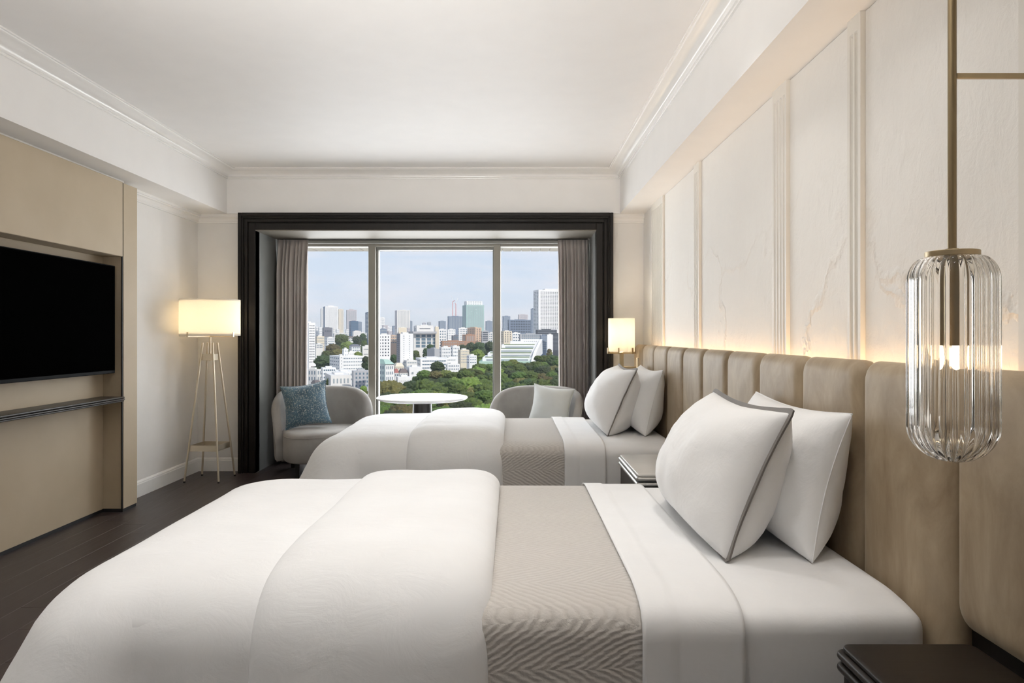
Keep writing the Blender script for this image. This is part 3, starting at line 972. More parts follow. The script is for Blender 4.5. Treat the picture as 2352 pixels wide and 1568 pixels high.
# ------------------------------------------------------------------ floor lamp
def point_light(loc, w, col, parent, r=.04):
    d = bpy.data.lights.new('bulb_light', 'POINT'); d.energy = w; d.color = col; d.shadow_soft_size = r
    o = bpy.data.objects.new('bulb_light', d); COL.objects.link(o)
    o.location = loc
    return o
def drum(mb, cx, cy, r, z0, z1, th=.003, n=64):
    return mb.lathe([(r, z0), (r, z1), (r - th, z1), (r - th, z0)], cx, cy, n, True)
def floor_lamp():
    cx, cy = -2.622, 5.93
    L = thing('floor_lamp', 'four-legged champagne metal floor lamp with a white drum shade in the corner', 'floor lamp', (cx, cy, 0))
    rot = math.radians(-3)
    c_, s_ = math.cos(rot), math.sin(rot)
    def q(a, b, z): return (cx + a * c_ - b * s_, cy + a * s_ + b * c_, z)
    hs = lambda z: .150 + (.0435 - .150) * z / 1.186
    for sx, sy in ((-1, -1), (1, -1), (1, 1), (-1, 1)):
        lg = obj('leg', MB().tube([q(sx * hs(.012), sy * hs(.012), .012), q(sx * hs(1.186), sy * hs(1.186), 1.186)], .0085, 12), nickel, L, True, 60)
        obj('foot', MB().tube([q(sx * hs(0), sy * hs(0), 0), q(sx * hs(.014), sy * hs(.014), .014)], .0088, 12), black_leg, lg, True, 60)
    def band(z0, z1, th):
        mb = MB()
        a = hs((z0 + z1) / 2) - .004
        for u0, u1, v0, v1 in ((-a, a, -a, -a + th), (-a, a, a - th, a), (-a, -a + th, -a, a), (a - th, a, -a, a)):
            mb.add([q(u0, v0, z0), q(u1, v0, z0), q(u1, v1, z0), q(u0, v1, z0), q(u0, v0, z1), q(u1, v0, z1), q(u1, v1, z1), q(u0, v1, z1)],
                   [(0, 3, 2, 1), (4, 5, 6, 7), (0, 1, 5, 4), (1, 2, 6, 5), (2, 3, 7, 6), (3, 0, 4, 7)])
        return mb
    obj('lower_band', band(.262, .312, .006), nickel, L)
    obj('upper_collar', band(1.035, 1.088, .008), nickel, L)
    obj('collar_plate', MB().bbox(cx - .05, cx + .05, cy - .012, cy + .012, 1.05, 1.062, .002), nickel, L)
    obj('stem', MB().tube([(cx, cy, 1.03), (cx, cy, 1.262)], .009, 14), nickel, L, True, 60)
    R = .246
    obj('shade', drum(MB(), cx, cy, R, 1.247, 1.56), shade_linen, L, True, 60)
    for a in (-20, 70, 160, 250):
        a = math.radians(a)
        u = Vector((math.cos(a), math.sin(a), 0)); v = Vector((-u.y, u.x, 0))
        C = Vector((cx, cy, 0)); w = .007
        mb = MB()
        def bar(r0, r1, z0, z1):
            ps = []
            for z in (z0, z1):
                for r, k in ((r0, -w), (r1, -w), (r1, w), (r0, w)):
                    p_ = C + u * r + v * k; ps.append((p_.x, p_.y, z))
            mb.add(ps, [(0, 3, 2, 1), (4, 5, 6, 7), (0, 1, 5, 4), (1, 2, 6, 5), (2, 3, 7, 6), (3, 0, 4, 7)])
        bar(.004, R + .008, 1.236, 1.2465); bar(R + .002, R + .009, 1.236, 1.278)
        obj('shade_arm', mb, nickel, L)
    for zd in (1.262, 1.548):  # discs added to soften the lamp's hot spots on the walls
        obj('added_diffuser', MB().lathe([(.001, zd), (R - .004, zd), (R - .004, zd + .002), (.001, zd + .002)], cx, cy, 48), shade_linen, L)
    obj('bulb', MB().lathe([(.001, 1.268), (.014, 1.262), (.016, 1.30), (.03, 1.345), (.03, 1.37), (.018, 1.395), (.001, 1.40)], cx, cy, 20), bulb_glow, L, True)
    return (cx, cy, 1.375)
FL = floor_lamp()
point_light(FL, 7.5, (1.0, .86, .66), None, .09)

# ------------------------------------------------------------------ bedside lamp on a bracket arm
def bed_lamp():
    cy = 5.97; cx = (1427.5 - 1176) * cy / F
    L = thing('table_lamp', 'small brass lamp with a white cylinder shade beyond the far bed', 'lamp', (cx, cy, .5))
    R = .115
    z0, z1 = 1.108, 1.398
    obj('shade', drum(MB(), cx, cy, R, z0, z1), shade_linen, L, True, 60)
    for a in (-50, 10, 130, 190, 250):
        a = math.radians(a)
        u = Vector((math.cos(a), math.sin(a), 0)); v = Vector((-u.y, u.x, 0)); C = Vector((cx, cy, 0)); w = .006
        mb = MB()
        def bar(r0, r1, za, zb):
            ps = []
            for z in (za, zb):
                for r, k in ((r0, -w), (r1, -w), (r1, w), (r0, w)):
                    p_ = C + u * r + v * k; ps.append((p_.x, p_.y, z))
            mb.add(ps, [(0, 3, 2, 1), (4, 5, 6, 7), (0, 1, 5, 4), (1, 2, 6, 5), (2, 3, 7, 6), (3, 0, 4, 7)])
        bar(.004, R + .014, z0 - .018, z0 - .006); bar(R + .006, R + .014, z0 - .018, z0 + .035)
        obj('shade_arm', mb, brass, L)
    obj('stem', MB().bbox(cx - .017, cx + .017, cy - .017, cy + .017, .53, z0 - .004, .003), brass, L)
    obj('bracket_arm', MB().bbox(cx + .017, 1.094, cy - .012, cy + .012, .952, .978, .003), brass, L)
    obj('base_plate', MB().bbox(cx - .07, cx + .07, cy - .07, cy + .07, .5, .53, .004), brass, L)
    obj('bulb', MB().lathe([(.001, z0 - .004), (.012, z0 - .004), (.014, 1.14), (.026, 1.19), (.026, 1.21), (.016, 1.235), (.001, 1.24)], cx, cy, 20), bulb_glow, L, True)
    return (cx, cy, 1.29)
BL = bed_lamp()
point_light(BL, 2.8, (1.0, .86, .66), None, .05)
n_ = thing('side_table', 'small dark wood stand under the lamp in the corner behind the far bed', 'side table', (.96, 6.03, 0))
obj('top', rslab(MB(), .80, 1.08, 5.905, 6.17, .478, .5, .02, .006, 3), night_wood, n_, True, 40)
obj('body', MB().bbox(.82, 1.07, 5.925, 6.15, 0, .478, .004), night_wood, n_)

# ------------------------------------------------------------------ chairs, cushions, table
def chair(loc, rz, label):
    c = thing('armchair', label, 'armchair', loc, rz, group='grey tub armchairs at the window')
    A, B_ = .405, .315
    def plan(th, r=0):
        # centre line of the shell, th from the back (+y)
        x = (A + r) * math.sin(th); y = (B_ + r) * math.cos(th)
        k = 1.0
        return x, y
    n = 64; th0 = math.radians(104)
    loops = []; pip = []
    for i in range(n + 1):
        tt = -1 + 2 * i / n
        q = math.copysign(1 - (1 - abs(tt)) ** 1.5, tt)
        th = q * th0
        hgt = .30 + .46 * max(0.0, 1 - abs(q) ** 3.4) ** .55
        w = .036
        lp = []
        for k in range(9):
            a = math.pi * k / 8
            lp.append((w * math.cos(a), hgt - w + w * math.sin(a)))
        prof = [(w * .9, .125), (w, .16)] + lp + [(-w, .16), (-w * .9, .125)]
        lean = .05
        L = []
        for r, z in prof:
            x, y = plan(th, r + lean * (z - .3))
            L.append((x, y, z))
        loops.append(L)
        pip.append((*plan(th, w + .002 + lean * (hgt - w - .3)), hgt - w))
    sh_ = obj('shell', MB().loft(loops), chair_fabric, c, True, 70, True)
    obj('piping', MB().tube(pip, .0035, 6), chair_fabric, sh_, True, None, True)
    # seat: rounded block reaching forward of the arms
    loops = []
    def seat_loop(ins, z):
        pts = []
        for i in range(56):
            a = 2 * math.pi * i / 56
            ca, sa = math.cos(a), math.sin(a)
            e = .55
            x = (A - .040 - ins) * math.copysign(abs(ca) ** e, ca)
            yy = math.copysign(abs(sa) ** e, sa)
            y = (yy * (B_ - .042 - ins)) if yy > 0 else yy * (.40 - ins)
            pts.append((x, y, z))
        return pts
    for z, ins in ((.125, .03), (.13, .012), (.145, 0), (.345, 0), (.368, .006), (.383, .020), (.392, .045), (.397, .10), (.40, .20)):
        loops.append(seat_loop(ins, z))
    st = obj('seat', MB().loft(loops), chair_fabric, c, True, 70, True)
    obj('seat_seam', MB().tube([(p[0] * 1.003, p[1] * 1.003, p[2]) for p in seat_loop(0, .352)] + [tuple(seat_loop(0, .352)[0])], .003, 6), chair_fabric, st, True, None, True)
    for sx in (-1, 1):
        for y in (-.30, .20):
            mb = MB()
            a, b = .020, .015
            x = sx * .26
            mb.loft([[(x - b, y - b, 0), (x + b, y - b, 0), (x + b, y + b, 0), (x - b, y + b, 0)], [(x - a, y - a, .13), (x + a, y - a, .13), (x + a, y + a, .13), (x - a, y + a, .13)]])
            obj('leg', mb, black_leg, c, False, None, True)
    return c
chair((-1.755, 6.36, 0), math.radians(22), 'grey tub armchair holding the blue cushion, beside the curtain')
chair((.205, 6.36, 0), math.radians(-22), 'grey tub armchair holding the pale cushion, behind the far bed')

def cushion(name, label, C, w, thick, mat, rz, tilt, roll, seed, group=None):
    c = thing(name, label, 'cushion', C, 0, group)
    c.rotation_euler = (Matrix.Rotation(rz, 3, 'Z') @ Matrix.Rotation(tilt, 3, 'X') @ Matrix.Rotation(roll, 3, 'Y')).to_euler()
    N = 28
    mb = MB(); idx = {}
    def dens(i):
        q = i / (N - 1) * 2 - 1
        return math.sin(q * math.pi / 2) * .6 + q * .4
    def ol(u, v): return u * (1 - .12 * (1 - v * v)), v * (1 - .12 * (1 - u * u))
    for side in (1, -1):
        for j in range(N):
            for i in range(N):
                if side == -1 and (i in (0, N - 1) or j in (0, N - 1)):
                    idx[(i, j, -1)] = idx[(i, j, 1)]; continue
                u, v = dens(i), dens(j)
                a, b = ol(u, v)
                e = max(0, 1 - abs(u) ** 2.5) ** .6 * max(0, 1 - abs(v) ** 2.5) ** .6
                t_ = thick / 2 * e * (1 + .12 * mnoise.noise(Vector((u * 2, v * 2, seed + side))))
                idx[(i, j, side)] = len(mb.v)
                mb.v.append((a * w / 2, -side * t_, (b + 1) * w / 2))
        for j in range(N - 1):
            for i in range(N - 1):
                mb.f.append((idx[(i, j, side)], idx[(i + 1, j, side)], idx[(i + 1, j + 1, side)], idx[(i, j + 1, side)]))
    obj('cushion_cover', mb, mat, c, True, None, True)
    uv = [(dens(i), -1) for i in range(N)] + [(1, dens(j)) for j in range(1, N)] + [(dens(i), 1) for i in range(N - 2, -1, -1)] + [(-1, dens(j)) for j in range(N - 2, -1, -1)]
    obj('piping', MB().tube([(ol(u, v)[0] * w / 2, 0, (ol(u, v)[1] + 1) * w / 2) for u, v in uv], .004, 6), mat, c, True, None, True)
cushion('cushion', 'blue velvet cushion with pale scribbled pattern on an armchair', (-1.865, 6.27, .415), .41, .17, blue_velvet, math.radians(14), math.radians(-17), math.radians(-8), 1)
cushion('cushion', 'plain pale grey cushion on the armchair behind the far bed', (.325, 6.28, .41), .39, .17, pale_cushion, math.radians(-12), math.radians(-20), math.radians(7), 2)

tbl = thing('round_table', 'round white-topped table on a dark flared pedestal between the armchairs', 'table', (-.834, 6.35, 0))
obj('table_top', MB().lathe([(.001, .648), (.375, .650), (.410, .659), (.420, .668), (.421, .674), (.417, .679), (.001, .68)], -.834, 6.35, 72), table_white, tbl, True, 40)
pts = [(.001, 0), (.235, 0), (.235, .012)] + [(.086 + .15 * (1 - k / 14) ** 2.2, .012 + .634 * k / 14) for k in range(1, 15)] + [(.001, .648)]
obj('pedestal', MB().lathe(pts, -.834, 6.35, 48), table_base, tbl, True, 50)

# ------------------------------------------------------------------ curtains
def curtain(x0, x1, label, flip, seed):
    n = 170; m = 26
    z0, z1 = .012, 2.192
    nf = 8
    def fn(u, v):
        z = z0 + (z1 - z0) * v
        uu = 1 - u if flip else u
        wob = .18 * math.sin(2.1 * uu * nf + seed)
        ph = 2 * math.pi * (nf * u + wob)
        loose = 1 - max(0, (v - .86) / .14)
        amp = .043 * (.38 + .62 * loose) * (1 + .3 * math.sin(5 * u + seed))
        # the window-side edge swings out a little on the way down
        sw = .035 * (1 - v) * (u if not flip else (u - 1))
        x = x0 + (x1 - x0) * u + .010 * math.sin(ph * 2 + 1) * loose - sw * .4
        y = 6.725 + amp * math.sin(ph) - .006 * (1 - v) * math.sin(ph * .5 + seed)
        if v > .93: y += -.012 * math.sin(ph * 1.0) * (v - .93) / .07
        return (x, y, z)
    mb = MB(); mb.grid(n, m, fn)
    o = obj('curtain', mb, curtain_fabric, None, True); solid(o, .004, 0)
    tag(o, label, 'curtain', 'taupe pleated curtains')
curtain(-2.315, -2.005, 'taupe pleated curtain gathered behind the armchair with the blue cushion', False, 1.0)
curtain(.452, .752, 'taupe pleated curtain gathered behind the armchair with the pale cushion', True, 2.2)

# ------------------------------------------------------------------ the city outside
GZ = -40.0
def bmat(name, col, rough=.7): return M_flat(name, col, rough, var=.05, scale=.05)
BM = {
    'white': bmat('facade_white', (.80, .79, .77)), 'offw': bmat('facade_offwhite', (.72, .70, .66)), 'cream': bmat('facade_cream', (.70, .62, .48)),
    'grey': bmat('facade_grey', (.42, .42, .43)), 'dgrey': bmat('facade_dark_grey', (.16, .16, .18)), 'blue': bmat('facade_blue', (.07, .12, .19)),
    'slate': bmat('facade_slate', (.18, .22, .29)), 'teal': bmat('facade_teal', (.36, .50, .47)), 'brick': bmat('facade_brick', (.38, .22, .14)),
    'peach': bmat('facade_peach', (.62, .45, .32)), 'mauve': bmat('facade_mauve', (.50, .45, .46)), 'black': bmat('facade_black', (.035, .035, .045)),
    'roofred': bmat('roof_red', (.34, .12, .10)), 'roofgreen': bmat('roof_green', (.42, .58, .48)), 'roofbrown': bmat('roof_brown', (.16, .13, .12)),
    'glass': bmat('facade_glass', (.50, .60, .57), .3), 'planting': bmat('terrace_planting', (.16, .22, .10)), 'red': bmat('crane_red', (.60, .16, .13)),
}
WIN = bmat('window_dark', (.05, .06, .075), .25)
WINB = bmat('window_blue', (.13, .19, .24), .25)
WINP = bmat('window_pale', (.32, .36, .38), .3)

def face_windows(mb, A, B, z0, z1, rows, cols, fw=.55, fh=.5, out=(0, 0), d=.12, mx=.06, mz=.04):
    """recess-look window plates set proud by d on the wall from A to B"""
    ax, ay = A; bx, by = B
    for r in range(rows):
        zc0 = z0 + (z1 - z0) * (mz + (1 - 2 * mz) * (r + .5 - fh / 2) / rows)
        zc1 = z0 + (z1 - z0) * (mz + (1 - 2 * mz) * (r + .5 + fh / 2) / rows)
        for c in range(cols):
            t0 = mx + (1 - 2 * mx) * (c + .5 - fw / 2) / cols; t1 = mx + (1 - 2 * mx) * (c + .5 + fw / 2) / cols
            p0 = (ax + (bx - ax) * t0 + out[0] * d, ay + (by - ay) * t0 + out[1] * d); p1 = (ax + (bx - ax) * t1 + out[0] * d, ay + (by - ay) * t1 + out[1] * d)
            mb.add([(p0[0], p0[1], zc0), (p1[0], p1[1], zc0), (p1[0], p1[1], zc1), (p0[0], p0[1], zc1)], [(0, 1, 2, 3)])

def tower(label, x0, xc, x1, ytop, D, col, rows=8, cols=6, colsl=3, fw=.55, fh=.5, win=WINB, th=.30, ybase=None, side=None, roof=None, deep=None, cat='building', name='building', parap=True, parent=None, base=False, group=None):
    """block whose nearest upright edge stands at pixel column xc and depth D; flanks run to x0 and x1"""
    k0, kc, k1 = ((v - 1176.0) / F for v in (x0, xc, x1))
    if xc - x0 > .5: th = max(th, math.atan(-k0) + .10)
    C = (kc * D, D)
    zt = CAMZ + (770 - ytop) * D / F
    w = (k1 * D - C[0]) / (math.cos(th) - k1 * math.sin(th))
    Rr = (C[0] + w * math.cos(th), C[1] + w * math.sin(th))
    if xc - x0 > .5:
        wl_ = (k0 * D - C[0]) / (-math.sin(th) - k0 * math.cos(th))
    else:
        wl_ = deep or max(10, .6 * w)
    if deep: wl_ = max(wl_, .1)
    Lp = (C[0] - wl_ * math.sin(th), C[1] + wl_ * math.cos(th))
    Bk = (Rr[0] + Lp[0] - C[0], Rr[1] + Lp[1] - C[1])
    root = parent or thing(name, label, cat, (C[0], C[1], GZ), group=group)
    gz = (CAMZ - (ybase - 770) * D / F) if base else GZ
    pts = [C, Rr, Bk, Lp]
    mb = MB().loft([[(*p, gz) for p in pts], [(*p, zt) for p in pts]])
    obj('wing' if parent else 'wall', mb, BM[col], root)
    z0 = GZ if ybase is None else CAMZ - (ybase - 770) * D / F
    nR = (math.sin(th), -math.cos(th)); nL = (-math.cos(th), -math.sin(th))
    if rows and cols:
        wm = MB()
        face_windows(wm, C, Rr, z0, zt, rows, cols, fw, fh, nR)
        if xc - x0 > .5 and colsl: face_windows(wm, C, Lp, z0, zt, rows, colsl, fw, fh, nL)
        o = obj('window_grid', wm, win, root); o['kind'] = 'stuff'
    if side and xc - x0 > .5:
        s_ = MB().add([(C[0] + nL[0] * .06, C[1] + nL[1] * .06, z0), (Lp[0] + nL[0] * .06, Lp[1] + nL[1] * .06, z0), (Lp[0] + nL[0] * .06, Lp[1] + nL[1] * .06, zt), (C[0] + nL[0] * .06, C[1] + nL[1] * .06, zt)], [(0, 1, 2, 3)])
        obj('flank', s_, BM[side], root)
    if parap:
        cx_, cy_ = sum(p[0] for p in pts) / 4, sum(p[1] for p in pts) / 4
        sh_ = lambda p, f: (cx_ + (p[0] - cx_) * f, cy_ + (p[1] - cy_) * f)
        hh = max(1.0, .035 * (zt - max(z0, GZ)))
        if roof:
            obj('roof', MB().loft([[(*sh_(p, 1.06), zt) for p in pts], [(*sh_(p, .55), zt + hh * 2.2) for p in pts]]), BM[roof], root)
        else:
            obj('roof_house', MB().loft([[(*sh_(p, .45), zt) for p in pts], [(*sh_(p, .45), zt + hh) for p in pts]]), BM['offw' if col in ('white', 'cream') else col], root)
    return root

T = tower
# far skyline
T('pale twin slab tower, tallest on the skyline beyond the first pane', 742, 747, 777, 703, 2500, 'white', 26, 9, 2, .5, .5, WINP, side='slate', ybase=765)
T('cream slab joined to the pale tower on the skyline', 776, 778, 789, 710, 2620, 'cream', 22, 3, 1, .4, .5, WINP, ybase=760)
T('thin pale tower peeking out behind the twin slab tower', 736, 738, 744, 708, 2700, 'offw', 18, 2, 1, .5, .5, WINP, ybase=765)
T('mauve grey tower with upright stripes, middle of the first pane', 795, 797, 819, 711, 2900, 'mauve', 2, 9, 2, .5, .93, WINP, ybase=760)
T('slate blue office block in front of the mauve tower', 802, 806, 823, 737, 1750, 'blue', 6, 8, 3, .5, .45, WINB, ybase=770)
T('small blue block next to the slate blue office', 821, 822, 831, 739, 1900, 'slate', 7, 4, 1, .6, .4, WINP, ybase=765)
T('dark blue tower with pale floor lines behind the first mullion', 839, 858, 871, 712, 1450, 'blue', 20, 1, 1, .94, .5, WINP, ybase=784, side=None)
T('white pencil tower just past the first mullion', 871, 873, 884, 729, 2600, 'white', 9, 3, 1, .4, .5, WINP, ybase=765)
T('low white hall with a dark roof band past the first mullion', 871, 873, 888, 755, 1300, 'slate', 2, 5, 1, .7, .4, WINP, ybase=770)
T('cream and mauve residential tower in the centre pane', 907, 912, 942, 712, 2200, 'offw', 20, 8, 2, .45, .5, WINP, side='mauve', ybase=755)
T('grey tower half hidden behind the cream residential tower', 938, 940, 947, 737, 2300, 'slate', 10, 3, 1, .5, .5, WINP, ybase=760)
T('small pinkish block far off on the centre skyline', 970, 972, 979, 741, 3200, 'mauve', 5, 3, 1, ybase=760)
T('small grey block far off on the centre skyline', 981, 983, 990, 740, 3300, 'grey', 6, 3, 1, ybase=760)
T('hazy blue pair of towers left of the cranes', 1007, 1010, 1024, 737, 2600, 'slate', 14, 4, 2, .5, .5, WINP, ybase=760)
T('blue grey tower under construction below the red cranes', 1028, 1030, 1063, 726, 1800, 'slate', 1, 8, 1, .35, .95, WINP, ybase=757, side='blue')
GT = T('green netted tower with a white crown, centre pane', 1062, 1071, 1112, 700, 1500, 'teal', 20, 9, 3, .6, .45, WINP, ybase=755, parap=False)
T('', 1066, 1072, 1108, 691, 1506, 'white', 3, 6, 2, .5, .4, WINP, ybase=700, base=True, parent=GT, parap=False)
T('hazy blue tower left of the second mullion', 1115, 1117, 1131, 737, 2600, 'slate', 10, 4, 1, .5, .5, WINP, ybase=765)
T('white slab behind the second mullion', 1131, 1133, 1143, 728, 2700, 'offw', 10, 3, 1, .5, .5, WINP, ybase=765)
T('pale blue tower just past the second mullion', 1154, 1156, 1172, 726, 2400, 'slate', 12, 4, 1, .5, .5, WINP, ybase=765)
T('dark gridded office block in the last pane', 1166, 1169, 1222, 734, 1500, 'slate', 5, 12, 1, .6, .62, WIN, ybase=766)
T('grey block standing on the roofline of the gridded office', 1190, 1192, 1212, 722, 1900, 'mauve', 5, 6, 1, .5, .5, WINP, ybase=745)
T('slim slate tower against the tall white tower', 1219, 1220, 1228, 709, 1420, 'slate', 16, 2, 1, .5, .5, WINP, ybase=765)
T('tall white residential tower with rows of windows, beside the curtain', 1225, 1237, 1302, 665, 1300, 'white', 27, 14, 3, .55, .42, WIN, ybase=760, side=None)
BO = T('black stepped office block below the tall white tower', 1230, 1232, 1279, 757, 1080, 'black', 3, 14, 1, .8, .3, WINP, ybase=770, th=.1)
T('', 1268, 1269, 1288, 766, 1000, 'black', 12, 5, 1, .6, .3, WINP, ybase=806, th=.1, parent=BO)
# middle ground
T('white apartment tower with balconies at the edge of the first pane', 690, 709, 724, 741, 600, 'white', 15, 3, 2, .5, .35, WIN, ybase=838, th=.45)
T('dark grey box roofed hall in the first pane', 740, 744, 763, 752, 1400, 'dgrey', 1, 4, 1, .5, .2, WIN, ybase=768)
T('cream terraced block below the dark grey hall', 722, 728, 745, 772, 800, 'cream', 4, 5, 2, .7, .3, WINP, ybase=800)
T('white villa with small windows in the first pane', 745, 752, 769, 775, 900, 'white', 3, 5, 2, ybase=792)
T('plain white block among the trees in the first pane', 809, 812, 829, 760, 1200, 'offw', 5, 6, 1, .4, .3, WINP, ybase=778)
T('small brown roofed house among the trees', 797, 800, 815, 775, 1000, 'offw', 2, 3, 1, ybase=784, roof='roofbrown')
T('white house with a grey roof left of the first mullion', 802, 808, 828, 795, 760, 'white', 2, 4, 2, ybase=808, roof='dgrey')
T('pale grey cube left of the first mullion', 831, 833, 856, 795, 640, 'offw', 2, 1, 1, .9, .08, WIN, ybase=820)
T('low pale block far left behind the grove', 722, 726, 742, 790, 760, 'offw', 2, 4, 2, ybase=800)
SB = T('stepped white block with the corner stair tower', 757, 781, 836, 818, 520, 'white', 4, 12, 5, .55, .28, WINB, ybase=852, th=.5)
T('', 786, 790, 800, 801, 530, 'white', 2, 2, 1, .3, .3, WINB, ybase=820, th=.5, parent=SB)
T('', 799, 801, 812, 808, 540, 'offw', 1, 2, 1, .3, .3, WINB, ybase=820, th=.5, parent=SB)
T('', 778, 780, 788, 816, 505, 'white', 5, 1, 1, .25, .2, WIN, ybase=855, th=.5, parent=SB)
T('grey white house with tall windows at the foot of the curtain', 700, 728, 738, 848, 420, 'offw', 2, 2, 4, .35, .6, WINB, ybase=878, th=1.1)
T('white balcony house beside the tall-windowed house', 737, 741, 772, 845, 450, 'white', 3, 6, 1, .75, .4, WINB, ybase=872, th=.2)
T('cream flat-roofed house above the armchair', 746, 760, 806, 862, 395, 'offw', 1, 5, 2, .4, .45, WINP, ybase=888, th=.35)
T('pale house with roof terrace behind the cream house', 765, 775, 812, 854, 440, 'white', 2, 5, 2, .4, .4, WINP, ybase=878, th=.35)
T('grey office block with square windows left of the first mullion', 808, 812, 850, 852, 380, 'grey', 4, 4, 1, .4, .5, WINB, ybase=892, th=.25)
T('white seven-storey apartment block right of the first mullion', 866, 868, 897, 768, 650, 'white', 7, 4, 1, .4, .45, WIN, ybase=822, th=.12)
T('glass and white corner building with a green roof', 850, 885, 905, 836, 350, 'white', 4, 4, 6, .4, .55, WINB, ybase=890, th=.55, side='glass', roof='roofgreen')
T('slim white high-rise with dark balconies, centre pane', 911, 919, 949, 766, 480, 'white', 14, 2, 2, .18, .3, WINP, ybase=842, th=.15, side='dgrey')
CH = T('civic hall with tall window bays and a flat grey roof', 917, 950, 1008, 766, 900, 'offw', 4, 4, 1, .72, .78, WINB, ybase=800, th=.08, parap=False)
T('', 913, 949, 1003, 761, 893, 'grey', 0, 0, 0, ybase=766, th=.08, parap=False, base=True, parent=CH)
T('', 952, 957, 995, 747, 940, 'offw', 1, 1, 1, .75, .1, WIN, ybase=762, th=.08, parent=CH)
T('', 915, 916, 934, 752, 930, 'cream', 0, 0, 0, ybase=762, th=.08, parent=CH)
T('', 998, 1000, 1008, 750, 905, 'cream', 0, 0, 0, ybase=800, th=.08, parent=CH)
T('white and grey block right of the civic hall', 1006, 1008, 1026, 756, 980, 'white', 6, 3, 1, .5, .5, WINB, ybase=798, th=.1)
T('white apartment house in front of the slate tower', 1027, 1029, 1046, 756, 1100, 'white', 4, 4, 1, .4, .4, WINB, ybase=780)
T('dark low block between the white houses', 1037, 1040, 1060, 770, 1050, 'dgrey', 1, 3, 1, ybase=780)
T('white slab house behind the brick block', 1052, 1054, 1074, 753, 1020, 'white', 6, 5, 1, .5, .5, WINB, ybase=782)
T('peach apartment house with square windows', 1070, 1092, 1106, 752, 1000, 'peach', 7, 2, 5, .4, .45, WIN, ybase=786, th=.5)
T('brown brick block in front of the peach house', 1062, 1070, 1092, 768, 950, 'brick', 1, 5, 1, .3, .7, WINP, ybase=787)
T('long low brick school in the centre pane', 1012, 1016, 1070, 783, 850, 'brick', 2, 12, 1, .4, .4, WINP, ybase=797, th=.06)
T('grey banded office left of the second mullion', 1105, 1107, 1122, 760, 980, 'grey', 5, 1, 1, .92, .5, WIN, ybase=784)
T('white house beside the grey banded office', 1120, 1122, 1140, 764, 1000, 'offw', 4, 4, 1, ybase=786)
T('grey cube with a plain wall in front of the brick school', 981, 998, 1010, 801, 600, 'grey', 0, 0, 0, ybase=824, th=.6, side='grey')
T('white stepped houses beside the grey cube', 1009, 1014, 1036, 797, 620, 'white', 3, 5, 2, .35, .35, WINB, ybase=822)
T('white block with roof rooms behind the stepped houses', 1034, 1040, 1056, 795, 700, 'white', 3, 4, 1, .4, .35, WINB, ybase=822)
T('cream stepped apartment house near the yellow tree', 1052, 1058, 1078, 803, 560, 'cream', 5, 5, 2, .6, .35, WINP, ybase=836)
T('pale blue office at the edge of the grove', 1072, 1078, 1095, 816, 540, 'white', 3, 3, 2, .7, .25, WINB, ybase=836)
T('white balcony block in front of the stepped houses', 1020, 1024, 1048, 822, 520, 'white', 3, 5, 1, .7, .3, WINP, ybase=846)
T('long white low hall behind the big dark tree', 955, 966, 1028, 824, 500, 'white', 3, 10, 2, .9, .3, WINB, ybase=850, th=.2)
T('grey roofed low shed beside the slim high-rise', 927, 934, 958, 828, 470, 'offw', 2, 4, 1, .8, .3, WINP, ybase=846)
T('white house below the long hall', 1024, 1028, 1056, 836, 470, 'white', 2, 6, 1, .5, .4, WINB, ybase=852)
T('cream house near the glass corner building', 903, 908, 928, 842, 420, 'cream', 2, 4, 1, .4, .4, WINP, ybase=858, roof='cream')
T('small red roofed house near the glass corner building', 903, 906, 916, 856, 390, 'offw', 1, 2, 1, ybase=866, roof='roofred')
T('brown roofed house behind the white corner house', 914, 918, 938, 856, 400, 'offw', 1, 3, 1, ybase=866, roof='roofbrown')
T('white sunlit house with a slanting wall by the grove', 934, 940, 968, 843, 400, 'white', 1, 2, 1, .3, .2, WINP, ybase=870)
T('bright white house behind the orange tree', 909, 914, 946, 866, 355, 'white', 1, 6, 1, .15, .2, WIN, ybase=884)
T('cream apartment block right of the second mullion', 1150, 1157, 1176, 760, 900, 'cream', 6, 3, 2, .35, .5, WIN, ybase=788)
T('white office next to the cream apartment block', 1174, 1177, 1195, 764, 950, 'white', 3, 3, 1, .6, .4, WINB, ybase=786)
T('grey glazed office behind the terraced building', 1192, 1195, 1245, 767, 920, 'grey', 3, 10, 1, .8, .5, WINB, ybase=780)
T('blue grey balcony tower right of the terraced building', 1240, 1242, 1258, 770, 850, 'slate', 7, 3, 1, .8, .4, WINP, ybase=806)
T('plain white slab beside the balcony tower', 1256, 1257, 1270, 768, 840, 'white', 0, 0, 0, ybase=806)
T('low white houses far off below the pale tower', 765, 768, 800, 765, 1500, 'offw', 1, 8, 1, ybase=772)
T('low grey houses far off beside the dark blue tower', 822, 824, 842, 764, 1400, 'offw', 2, 5, 1, ybase=772)
T('low white rooftops right of the apartment block', 893, 897, 912, 770, 1100, 'peach', 3, 3, 1, ybase=790)

